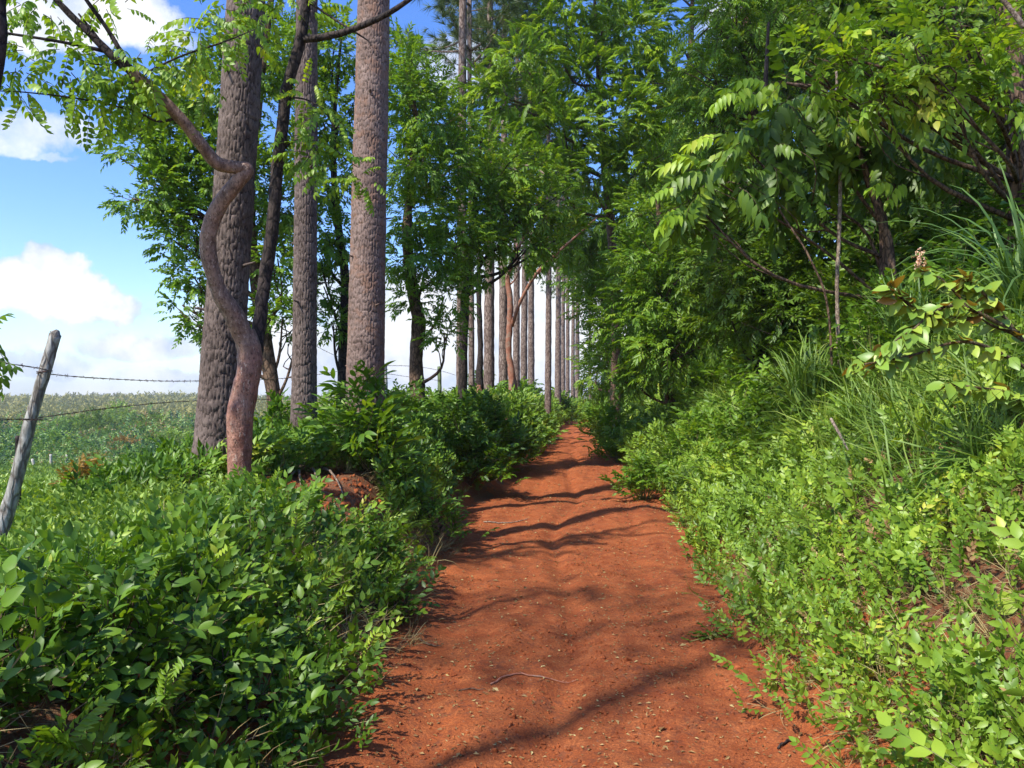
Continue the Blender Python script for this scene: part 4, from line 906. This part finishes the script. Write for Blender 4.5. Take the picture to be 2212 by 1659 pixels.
RS = [
 ('yellow-green rosette plant at the edge of the track, lower right', 1690, 1330, None, .16, .22, 14, 'hi', .20, 'lime_leaf', .1),
 ('small dark creeping plant lying out on the red track', 1545, 1385, None, .16, .06, 10, 'hi', .13, 'left_shrub', .1),
 ('leafy bush in the bottom right corner beside the big round leaves', 2100, 1600, None, .26, .30, 26, 'hi', .18, 'right_leaf', .1),
 ('bright bush low on the right bank near the bottom edge', 1900, 1480, None, .28, .28, 30, 'hi', .17, 'right_leaf', .1),
 ('broad lime-green patch plant halfway up the right bank', 1800, 1220, None, .36, .32, 46, 'hi', .18, 'right_leaf', .2),
 ('pale green bush beside the long drooping grass on the right', 2050, 1150, None, .40, .34, 50, 'hi', .18, 'right_leaf', .15),
 ('bushy weeds where the track bulges to the right', 1560, 1120, None, .45, .40, 60, 'hi', .19, 'right_leaf', .05),
 ('tiny grassy bush at the inner bend of the track', 1480, 1140, None, .16, .14, 16, 'hi', .12, 'left_shrub', .1),
 ('dark bush at the right edge of the track above the bulge', 1390, 1020, 13, .6, .7, 90, 'mid', .26, 'mid_leaf', -.1),
 ('rusty-tipped bush high on the right bank', 1640, 960, 9.5, .6, .7, 80, 'mid', .24, 'right_leaf', .1),
 ('green bush on the right bank under the yellow-tinged tree', 1500, 940, 14, .9, 1.0, 120, 'mid', .32, 'mid_leaf', .15),
 ('bush hiding the foot of the feathery tree', 1325, 950, 22.5, 1.0, 1.5, 150, 'mid', .36, 'mid_leaf', .15),
 ('bush at the right edge of the narrowing track', 1340, 950, 21, .8, .9, 110, 'mid', .36, 'mid_leaf', .1),
 ('bush on the right where the track disappears', 1300, 920, 40, 1.2, 1.6, 120, 'mid', .55, 'mid_leaf', .15),
 ('shrub with narrow leaves in the shade under the drooping leaflets', 1700, 800, 10.5, .8, 1.1, 120, 'mid', .28, 'dark_leaf', .2),
 ('ferny shrub below the tall vertical pale stem', 1830, 760, 9.0, .6, .9, 50, 'fern', .5, 'mid_leaf', .1),
 ('sunlit bushy shrub among the grass right of the vertical pale stem', 1890, 800, 7.6, .55, .75, 90, 'hi', .22, 'right_leaf', .0),
 ('sunlit shrub among the grass left of the vertical pale stem', 1730, 800, 8.8, .6, .8, 90, 'hi', .24, 'right_leaf', -.1),
 ('leafy shrub hiding the foot of the drooping-leaf tree', 1900, 700, 8.5, .75, 1.35, 150, 'hi', .28, 'mid_leaf', .05),
 ('leafy shrub between the two bare stems and the drooping leaflets', 1760, 700, 9.2, .7, 1.3, 140, 'hi', .28, 'dark_leaf', .2),
 ('leafy shrub right of the pink flower head in the shade', 2060, 650, 8.0, .7, 1.3, 130, 'hi', .28, 'mid_leaf', .0),
 ('shrub at the wood edge left of the arching long grass', 1600, 850, 11.0, .8, 1.3, 120, 'mid', .28, 'mid_leaf', .15),
 ('shrub in the grass under the cane-like clump', 2120, 800, 6.3, .45, .6, 60, 'hi', .2, 'mid_leaf', .15),
 ('bright shrub at the right edge behind the rust-backed leaves', 2190, 900, 5.6, .45, .6, 60, 'hi', .20, 'lime_leaf', 0),
]
for lab, vx, vy, d, r, h, n, key, s, m, rs in RS:
    shrub('bank_shrub', lab, vx, vy, d, r, h, int(n * 1.3), key, s, m, 'shrub', RG, rs=rs, stemm='stem_green')
UG = 'tall shrubs under the trees of the right-hand wood'
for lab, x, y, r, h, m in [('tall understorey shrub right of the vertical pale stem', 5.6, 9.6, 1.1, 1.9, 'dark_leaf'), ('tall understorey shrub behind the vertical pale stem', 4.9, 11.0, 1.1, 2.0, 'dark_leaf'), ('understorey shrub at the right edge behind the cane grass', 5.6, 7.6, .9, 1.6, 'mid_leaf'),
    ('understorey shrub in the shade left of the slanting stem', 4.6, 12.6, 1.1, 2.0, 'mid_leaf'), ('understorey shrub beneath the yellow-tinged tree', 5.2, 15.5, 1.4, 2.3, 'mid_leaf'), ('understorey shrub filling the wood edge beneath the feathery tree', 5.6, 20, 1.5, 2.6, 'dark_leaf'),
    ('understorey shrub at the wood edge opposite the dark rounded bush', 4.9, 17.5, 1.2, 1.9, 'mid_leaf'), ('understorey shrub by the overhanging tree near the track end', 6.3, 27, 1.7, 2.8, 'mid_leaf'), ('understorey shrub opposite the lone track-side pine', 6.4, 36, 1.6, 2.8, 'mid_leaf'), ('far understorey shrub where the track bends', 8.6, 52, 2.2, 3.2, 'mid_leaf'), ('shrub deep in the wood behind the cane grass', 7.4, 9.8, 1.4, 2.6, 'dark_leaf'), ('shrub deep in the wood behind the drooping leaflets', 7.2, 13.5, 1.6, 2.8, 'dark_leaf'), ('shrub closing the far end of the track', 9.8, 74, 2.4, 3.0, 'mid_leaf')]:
    shrub('understorey_shrub', lab, 0, 0, None, r, h, int(150 * r * h), 'mid', .22 + .012 * y, m, 'shrub', UG, rs=.12, world=(x, y))
# long drooping grass clumps on the right
def clump(label, vx, vy, d, n, size, key='cane', mat='blue_grass', tilt=(-.3, -.2)):
    base = gb(vx, d) if vy is None else W(vx, vy, d); o = thing('grass_clump', base, label, 'grass clump', 'grass clumps on the right bank')
    b = Buf(); P = rng.normal(size=(n, 3)) * np.array([.10, .10, .03]); dd = np.tile([tilt[0], tilt[1], 1.0], (n, 1)) + rng.normal(size=(n, 3)) * .22
    inst(b, key, P, dd, size * rng.uniform(.7, 1.15, n), jit=.8, rnd=rng.uniform(.25, .7, n)); link('blades', b.mesh('blades', [M[mat], M['straw']]), o)
clump('tall cane-like grass with broad arching blades at the right edge', 2215, 700, 6.4, 6, 1.45)
clump('coarse drooping grass with straw-coloured blades hanging at the right edge', 2190, 1010, 4.7, 9, .62, 'grass', 'grass', (-.8, -.3))
clump('arching long grass in front of the dark thicket below the pink flower', 1960, 720, 7.8, 7, .9, 'grass', 'blue_grass')
clump('long grass in the centre of the right bank above the dry stalk', 1740, 850, 8.6, 8, .8, 'grass', 'grass')
clump('grass clump under the rust-backed leaves', 1900, 900, 6.9, 7, .6, 'grass', 'grass')

# the rust-backed branch with round leaves and pink flower head
def rusty_plant():
    base = np.array([3.9, 4.75, float(height(3.9, 4.75))])
    o = thing('ovate_leaf_plant', base, 'shrub with oval green leaves, rust-brown underneath, reaching in from the right edge', 'shrub')
    b = Buf(); L = Buf(); D = 4.7
    br = [[(2330, 1000, 4.8), (2230, 760, 4.75), (2120, 690, D), (2030, 600, D), (1985, 585, D)], [(2260, 820, 4.75), (2100, 740, 4.6), (1960, 770, 4.55), (1850, 790, 4.5)], [(2230, 760, 4.75), (2130, 640, 4.7), (2080, 600, 4.7)],
          [(2120, 690, D), (2000, 680, 4.6), (1920, 620, 4.55)], [(2260, 900, 4.75), (2180, 850, 4.6), (2050, 830, 4.5)], [(2200, 720, 4.7), (2060, 660, 4.6), (1960, 720, 4.5), (1900, 760, 4.5)]]
    for q in br: tube(b, [W(*p) for p in q], [.014, .010, .007, .005, .003][:len(q)], 6, 24, .1)
    link('stems', b.mesh('stems', M['twig'], origin=base), o)
    T = Tmpl(); 
    for q in br:
        P = smooth_path([W(*p) for p in q], 40)
        for k in range(7, 40, 2 if len(q) > 4 else 1):
            for sd_ in (-1, 1):
                if rng.random() < .12: continue
                p = P[k] + rng.normal(size=3) * .01; dr = P[k] - P[k - 1]; dr /= np.linalg.norm(dr)
                side = np.cross(dr, [0, 0, 1.0]); side /= np.linalg.norm(side) + 1e-6
                d = dr * .5 + side * sd_ * .7 + np.array([0, -.1, rng.uniform(-.75, .25)]) + rng.normal(size=3) * .15
                s = rng.uniform(.075, .125); T.leaf(p, d, s, s * .60, 2, up=(rng.normal() * .4, -.75, .7), jit=.35, curl=.25, fold=.25, r=rng.uniform(.1, .9))
        for j in range(3):
            T.leaf(P[-1], P[-1] - P[-4] + rng.normal(size=3) * .05, .07, .03, True, r=1.0)
    T.done(); L.add(T.v, T.t, T.q, r=T.r); link('leaves', L.mesh('leaves', M['ovate'], origin=base), o)
    fb = Buf(); c = W(1986, 560, D); tube(fb, [c - [0, 0, .05], c, c + [0, 0, .04]], [.004, .004, .002], 5, 5)
    for j in range(46):
        p = c + rng.normal(size=3) * np.array([.016, .016, .026]); T = Tmpl()
        for q in range(4): T.leaf(p, rng.normal(size=3), .014, .012, False, r=rng.uniform(.2, .9))
        T.done(); fb.add(T.v, T.t, T.q, r=T.r)
    link('flower_head', fb.mesh('flower_head', M['flower'], origin=base), o)
rusty_plant()
# big round leaves at the bottom right corner
def big_leaf_plant():
    base = ray_ground(2180, 1640); o = thing('broad_leaf_plant', base, 'plant with big round bright green leaves in the bottom right corner', 'plant')
    T = Tmpl()
    for (vx, vy, dx, dz, s) in [(2205, 1640, -.2, 1, .13), (2190, 1655, -1, .15, .13), (2110, 1345, .8, .2, .10), (2150, 1350, .5, .9, .13), (2215, 1600, .5, .8, .12), (2080, 1655, .4, .6, .08)]:
        g_ = ray_ground(vx, vy); T.leaf(g_ + [0, -.02, .05], np.array([dx, -.2, dz]), s, s * .72, 2, up=(-.1, -1, .6), jit=.1, r=.75)
        T.strip([g_ + [0, 0, -.03], g_ + [0, -.01, .02], g_ + [0, -.02, .05]], .004)
    T.done(); b = Buf(); b.add(T.v - base, T.t, T.q, T.tm, T.qm, T.r); link('leaves', b.mesh('leaves', [M['right_leaf'], M['stem_green']]), o)
big_leaf_plant()

# ------------------------------------------------------------------ field, crop, far bushes, hill
def field():
    n = 110000; d = 3.6 * (70 / 3.6) ** rng.uniform(0, 1, n); k = rng.uniform(-.78, -.16, n); x = d * k; u = x - pc(d)
    kp = (-u - hl(d) > np.interp(d, [6, 9], [1.3, 2.4])) & (fbm2(x * .8, d * .8, 3, 77) > -.22); x, d = x[kp], d[kp]; n = len(x)
    P = np.stack([x, d, height(x, d) + rng.uniform(.0, .10, n)], 1); b = Buf()
    inst(b, 'far', P, rng.normal(size=(n, 3)) * .5 + [0, -.25, 1], np.clip(.075 + d * .0085, .10, 1.0) * rng.uniform(.7, 1.3, n), jit=.4, rnd=rng.uniform(.2, .85, n))
    tag(link('crop_plants', b.mesh('crop_plants', [M['crop'], M['twig']])), 'low bright green crop covering the field beyond the fence', None, None, 'stuff')
field()
def brush_belt():
    n = 15000; d = 66 * (200 / 66) ** rng.uniform(0, 1, n); k = rng.uniform(-.80, .0, n); x = d * k
    v = vnoise2(x / 5, d / 9, 15) * .6 + vnoise2(x / 13, d / 20, 16) * .4; kp = (x < pc(np.minimum(d, 110)) - 12) & (v > .38); x, d, v = x[kp], d[kp], v[kp]; n = len(x)
    P = np.stack([x, d, height(x, d) + rng.uniform(.0, 1, n) * (v - .3) * 9.0], 1); b = Buf()
    inst(b, 'far', P, rng.normal(size=(n, 3)) * .6 + [0, -.2, 1], np.clip(d * .0085, .45, 1.5) * rng.uniform(.6, 1.3, n), jit=.6, rnd=np.clip((vnoise2(x / 7, d / 14, 19) - .5) * 1.7 + .42 + rng.uniform(-.12, .12, n), 0, 1))
    tag(link('brushwood', b.mesh('brushwood', [M['brush'], M['twig']])), 'mixed dark brushwood between the crop field and the distant hill', None, None, 'stuff')
brush_belt()
def far_scrub():
    n = 26000; d = 150 * (640 / 150) ** (rng.uniform(0, 1, n) ** .8); k = rng.uniform(-.80, .22, n); x = d * k
    kp = (x < pc(np.minimum(d, 110)) - 14) & (vnoise2(x / 14, d / 14, 5) > .22); x, d = x[kp], d[kp]; n = len(x)
    P = np.stack([x, d, height(x, d) + rng.uniform(.1, 1.4, n) * np.clip(d / 260, .3, 1.5)], 1); b = Buf()
    rn = np.clip(.15 + .8 * vnoise2(x / 22, d / 40, 9) * rng.uniform(.6, 1.3, n), 0, 1)
    inst(b, 'far', P, rng.normal(size=(n, 3)) * .6 + [0, -.2, 1], np.clip(.6 + d * .0062, 1.0, 4.2) * rng.uniform(.6, 1.3, n), jit=.6, rnd=rn)
    m = 240; dd = rng.uniform(420, 620, m); kk = rng.uniform(-.8, .1, m); xx = dd * kk; PP = np.stack([xx, dd, height(xx, dd) + rng.uniform(2, 4.5, m)], 1)
    inst(b, 'far', PP, rng.normal(size=(m, 3)) * .3 + [0, 0, 1], rng.uniform(2.0, 4.2, m), jit=.6, rnd=rng.uniform(0, .5, m))
    tag(link('hillside_scrub', b.mesh('hillside_scrub', [M['scrub'], M['twig']])), 'olive scrub and small trees covering the distant low hills', None, None, 'stuff')
far_scrub()
FB = [ # label, vx, vy base, r, h, n, size, mat
 ('orange-brown bush at the edge of the crop field', 215, 1005, 2.0, 1.3, 150, .55, 'rusty_leaf'),
 ('russet tree-like bush behind the orange-brown bush', 265, 990, 2.2, 2.3, 170, .6, 'rusty_leaf'),
 ('deep green shrub right of the russet bush in the field', 292, 992, 1.3, 1.7, 130, .5, 'dark_leaf'),
 ('broad dark brownish tree in the middle distance, highest of the field trees', 205, 955, 5.5, 5.5, 260, 1.1, 'dark_leaf'),
 ('light green tree right of the broad dark brownish tree', 260, 940, 4.5, 7.0, 230, 1.2, 'crop'),
 ('bluish dark tree in the middle distance left of the thickest pine', 330, 950, 5.0, 4.6, 240, 1.1, 'dark_leaf'),
 ('pale green bushes by the two white fence posts near the thickest pine', 375, 975, 3.5, 2.6, 200, .8, 'crop'),
 ('green bush behind the far-left field posts', 120, 985, 3.2, 3.0, 200, .75, 'mid_leaf'),
 ('light green bush right beside the leaning post at field height', 70, 975, 3.2, 2.6, 180, .75, 'crop'),
 ('yellow-green bush at the left edge of the picture beyond the wire', 15, 985, 3.0, 2.4, 180, .75, 'crop'),
 ('green bush between the leaning post and the dark brownish tree', 150, 950, 4.5, 4.0, 220, 1.0, 'mid_leaf'),
 ('small red-leaved plant standing alone in the crop', 180, 1085, .35, .42, 46, .18, 'rusty_leaf'),
 ('green bush in the field right of the twisted red tree', 600, 960, 2.6, 2.2, 150, .7, 'mid_leaf'),
]
for lab, vx, vy, r, h, n, s, m in FB:
    shrub('field_bush', lab, vx, vy, None, r, h, int(n * 1.3), 'far', s, m, 'bush', 'bushes in and beyond the field', rs=.15, stems=False)

# ------------------------------------------------------------------ fence
def fence_post():
    base = np.array([-3.74, 5.8, float(height(-3.74, 5.8)) - .1]); o = thing('fence_post', base, 'weathered grey wooden post leaning right, with a pointed top, at the field edge', 'fence post')
    p0 = W(-6, 1180, 5.8); top = W(120, 722, 5.8); b = Buf(); dirv = (top - p0) / np.linalg.norm(top - p0)
    pts = [p0, p0 * .7 + top * .3 + [.008, 0, 0], p0 * .4 + top * .6 - [.006, 0, 0], top]
    tube(b, pts, [.052, .047, .042, .040], 18, 60, .16, seed=3, fq=9)
    tube(b, [top, top + dirv * .03 + [.01, 0, 0]], [.039, .012], 18, 4, .1, seed=3, fq=9)
    link('post', b.mesh('post', M['post'], origin=base), o)
    s = Buf(); c = W(91, 806, 5.75)
    for dz in (0, .01): tube(s, [c + [-.05, .03, dz], c + [-.02, -.03, dz], c + [.03, -.03, dz + .005], c + [.06, .03, dz + .01]], [.003] * 4, 5, 14)
    link('wire_tie', s.mesh('wire_tie', M['wire'], origin=base), o)
fence_post()
def simple_post(label, vx, vyt, d, r, mat, lean=0, group=None, vyb=None):
    base = gb(vx, d); top = W(vx + lean, vyt, d); b = Buf(); tube(b, [base - [0, 0, .1], (base + top) / 2 + [.01, 0, 0], top], [r * 1.1, r, r * .9], 10, 18, .15, seed=int(vx), fq=8)
    o = link('fence_post', b.mesh('fence_post', M[mat], origin=base), None, base); tag(o, label, 'fence post', group)
simple_post('slim pale post between the pinkish pine and the small bare-trunked tree', 833, 786, 16, .035, 'far_post')
simple_post('green-grey mossy post right of the small bare-trunked tree', 949, 792, 22, .06, 'green_post')
simple_post('short dark post stub right behind the leaning post', 38, 942, 7.2, .022, 'dark_bark')
for lab, vx, vyt, vyb in [('thin leaning white stake, leftmost in the field', 79, 998, 1027), ('white stake second from left at the far crop edge', 111, 988, 1023), ('white stake third from left at the far crop edge', 144, 988, 1021), ('white stake among the orange bushes', 248, 983, 1006),
                          ('white stake far off right of the bluish dark tree', 335, 938, 956), ('left of the two pale stakes near the thickest pine', 344, 971, 987), ('right of the two pale stakes near the thickest pine', 374, 965, 987), ('tiny far stake above the row of crop-edge stakes', 130, 938, 951), ('tiny far stake left of the orange bushes', 150, 956, 970)]:
    g_ = ray_ground(vx, vyb); h = (vyb - vyt) / F * g_[1] + .25; b = Buf(); lean = .25 if vx < 80 else rng.normal() * .03
    tube(b, [[0, 0, -.2], [-lean * h * .5, 0, h * .5], [-lean * h, 0, h]], [.065 * g_[1] / 50 + .02] * 3, 8, 10, .15, fq=5)
    tag(link('field_stake', b.mesh('field_stake', M['far_post']), None, g_), lab, 'stake', 'white stakes along the far side of the field')
def barbed(label, pts, sag=.0):
    P = smooth_path(pts, 120); b = Buf(); base = P[0].copy()
    s = np.linspace(0, 1, 120) * 260
    for ph in (0, math.pi):
        Q = P + np.stack([0 * s, .004 * np.cos(s + ph), .004 * np.sin(s + ph)], 1); tube(b, Q, [.0022, .0022], 4, smooth=False, cap=False)
    c = b
    L = np.concatenate([[0], np.cumsum(np.linalg.norm(np.diff(P, axis=0), axis=1))])
    for q in np.arange(.1, L[-1], .125):
        p = np.array([np.interp(q, L, P[:, k]) for k in range(3)])
        for k in range(2):
            d = rng.normal(size=3); d /= np.linalg.norm(d); tube(c, [p - d * .016, p + d * .016], [.0022, .0012], 4, 3, cap=False)
    tag(link('barbed_wire', b.mesh('barbed_wire', M['wire'], origin=base), None, base), label, 'wire', 'fence wires')
A1 = W(91, 806, 5.75); 
barbed('upper barbed wire crossing the sky from the leaning post behind the pines', [np.array([-4.3, 1.2, 2.10]), W(0, 783, 5.1), A1, W(250, 819, 6.8), W(420, 823, 8.3), W(640, 815, 11.5), W(833, 790, 16), W(948, 800, 22), W(1040, 830, 30)])
barbed('lower wire stretched behind the leaning post over the field', [np.array([-4.3, 1.2, 1.55]), W(0, 906, 5.1), W(62, 905, 5.8), W(250, 880, 6.8), W(420, 866, 8.3), W(640, 860, 11.5), W(833, 845, 16), W(948, 850, 22), W(1040, 855, 30)])
barbed('middle wire sagging between the slender pine and the green-grey post', [W(560, 712, 10.3), W(640, 728, 11.5), W(740, 775, 13.5), W(833, 806, 16), W(948, 822, 22)])

# ------------------------------------------------------------------ soil mound with roots, litter, twigs
def roots():
    b = Buf()
    base = W(640, 1040, 8.4); base[2] = float(height(base[0], base[1])); o = thing('exposed_roots', base, 'tangle of pale exposed roots hanging over the bare red soil below the slender pine', 'roots')
    for k, (a, z) in enumerate([((655, 1010), (585, 1130)), ((650, 1015), (615, 1110)), ((665, 1015), (690, 1120)), ((640, 1020), (560, 1075)), ((660, 1020), (650, 1130)), ((670, 1010), (740, 1080)), ((640, 1030), (600, 1070))]):
        p, q = W(*a, 9.0), W(*z, 7.3 + .3 * rng.random()); m = (p + q) / 2 + rng.normal(size=3) * .05 + [0, 0, .06]
        for r_ in (p, m, q): r_[2] = max(r_[2], float(height(r_[0], r_[1])) + .01) 
        Q = smooth_path([p, m, q], 14); Q[:, 2] = height(Q[:, 0], Q[:, 1]) + .015 + .05 * np.sin(np.linspace(0, 3.1, 14))
        tube(b, Q, [.022, .016, .005], 6, smooth=False, amp=.2)
    link('root_strands', b.mesh('root_strands', M['pale_bark'], origin=base), o)
roots()
def bare_soil():
    n = 1500; a = rng.uniform(0, 6.283, n); r = np.sqrt(rng.uniform(0, 1, n)); x = -1.75 + np.cos(a) * r * .62; y = 7.35 + np.sin(a) * r * .95
    P = np.stack([x, y, height(x, y)], 1); ov = np.array([(1, 0, 0), (-1, 0, 0), (0, 1, 0), (0, -1, 0), (0, 0, 1), (0, 0, -1)], float); of = np.array([(0, 2, 4), (2, 1, 4), (1, 3, 4), (3, 0, 4), (2, 0, 5), (1, 2, 5), (3, 1, 5), (0, 3, 5)])
    s = .004 + .034 * rng.uniform(0, 1, n) ** 5; V = ov[None] * s[:, None, None] * rng.uniform(.6, 1.3, (n, 6, 1)); V = np.einsum('nij,nvj->nvi', frames(rng.normal(size=(n, 3))), V) + P[:, None, :]
    b = Buf(); b.add(V.reshape(-1, 3), (of[None] + (np.arange(n) * 6)[:, None, None]).reshape(-1, 3))
    tag(link('loose_soil', b.mesh('loose_soil', M['path'])), 'loose clods of bare red earth on the left bank under the roots', None, None, 'stuff')
bare_soil()
def litter():
    n = 8000; y = 1.9 * (24 / 1.9) ** rng.uniform(0, 1, n); u = rng.uniform(-1.35, 1.5, n); P = place(u, y)
    P[:, 2] = pz(P[:, 0], P[:, 1], u) + .006; b = Buf(); v, t, q = leaf_geo(1, .42, False, .15, .4)
    s = rng.uniform(.009, .030, n) * (1 + y * .03); big = rng.random(n) < .03; s[big] *= 1.9
    d = rng.normal(size=(n, 3)); d[:, 2] *= .15; M3 = frames(d, (0, 0, 1), .35)
    V = np.einsum('nij,vj->nvi', M3 * s[:, None, None], v) + P[:, None, :]; off = (np.arange(n) * 4)[:, None, None]
    b.add(V.reshape(-1, 3), (t[None] + off).reshape(-1, 3), r=np.repeat(rng.uniform(0, .85, n) ** 1.5, 4))
    tag(link('leaf_litter', b.mesh('leaf_litter', M['dead_leaf'], smooth=False)), 'small dry leaf fragments scattered over the red track', None, None, 'stuff')
    # crumbs of earth
    n = 9000; y = 1.9 * (20 / 1.9) ** rng.uniform(0, 1, n); u = rng.normal(size=n) * .75; kp = (np.abs(u) < 1.45); y, u = y[kp], u[kp]; n = len(y)
    kp = fbm2((pc(y) + u) * 1.4, y * .9, 3, 88) > -.03; y, u = y[kp], u[kp]; n = len(y)
    P = place(u, y); P[:, 2] = pz(P[:, 0], P[:, 1], u) + .002
    ov = np.array([(1, 0, 0), (-1, 0, 0), (0, 1, 0), (0, -1, 0), (0, 0, 1), (0, 0, -1)], float); of = np.array([(0, 2, 4), (2, 1, 4), (1, 3, 4), (3, 0, 4), (2, 0, 5), (1, 2, 5), (3, 1, 5), (0, 3, 5)])
    s = rng.uniform(.003, .013, n) * (1 + (rng.random(n) < .05) * 1.3); V = ov[None] * s[:, None, None] * rng.uniform(.6, 1.3, (n, 6, 1)); V = np.einsum('nij,nvj->nvi', frames(rng.normal(size=(n, 3))), V) + P[:, None, :]
    b = Buf(); b.add(V.reshape(-1, 3), (of[None] + (np.arange(n) * 6)[:, None, None]).reshape(-1, 3))
    tag(link('soil_crumbs', b.mesh('soil_crumbs', M['path'], smooth=False)), 'crumbs and clods of red earth strewn on the track', None, None, 'stuff')
litter()
def ground_twig(label, pts, r=.004, mat='pale_bark'):
    g = [ray_ground(*p) for p in pts]; Q = smooth_path(g, 26); u = Q[:, 0] - pc(Q[:, 1]); Q[:, 2] = pz(Q[:, 0], Q[:, 1], u) + r + .002 + .004 * np.sin(np.linspace(0, 9, 26)) ** 2
    b = Buf(); base = Q[0].copy(); tube(b, Q, [r, r * .9, r * .4], 6, smooth=False, amp=.2)
    tag(link('fallen_twig', b.mesh('fallen_twig', M[mat], origin=base), None, base), label, 'twig', 'twigs lying on the track')
ground_twig('long thin curved twig lying across the near middle of the track', [(1060, 1478), (1110, 1462), (1170, 1470), (1245, 1478)], .005, 'red_bark')
ground_twig('short twig on the left side of the near track', [(905, 1385), (930, 1398), (955, 1405)], .007, 'brown_bark')
ground_twig('twig lying across the shaded left hollow of the track', [(1045, 1128), (1075, 1132), (1120, 1128), (1140, 1122)], .010)
ground_twig('small crooked twig on the left of the track past the hollow', [(925, 1300), (950, 1310), (985, 1304)], .004, 'brown_bark')
ground_twig('faint twig near the bottom middle of the track', [(990, 1497), (1020, 1493), (1050, 1497)], .004, 'brown_bark')
ground_twig('dark little stick at the lower right of the track', [(1680, 1625), (1700, 1612), (1712, 1604)], .006, 'dark_bark')
def haze():
    bpy_v = [(x, y, z) for x in (-1700, 1700) for y in (-60, 1750) for z in (-14, 45)]
    b = Buf(); b.add(bpy_v, q=[(0, 1, 3, 2), (4, 6, 7, 5), (0, 4, 5, 1), (2, 3, 7, 6), (0, 2, 6, 4), (1, 5, 7, 3)])
    m = bpy.data.materials.new('haze'); m.use_nodes = True; n = NT(m.node_tree); n.n.clear()
    v = n.node('ShaderNodeVolumePrincipled'); v.inputs['Color'].default_value = (.92, .94, 1.0, 1); v.inputs['Density'].default_value = .00038; v.inputs['Anisotropy'].default_value = .3
    out = n.node('ShaderNodeOutputMaterial'); n.l.new(v.outputs[0], out.inputs['Volume'])
    tag(link('haze', b.mesh('haze', m, smooth=False)), 'thin pale air between the camera and the distant hills', None, None, 'stuff')
haze()
print('faces', sum(len(m.polygons) for m in bpy.data.meshes))
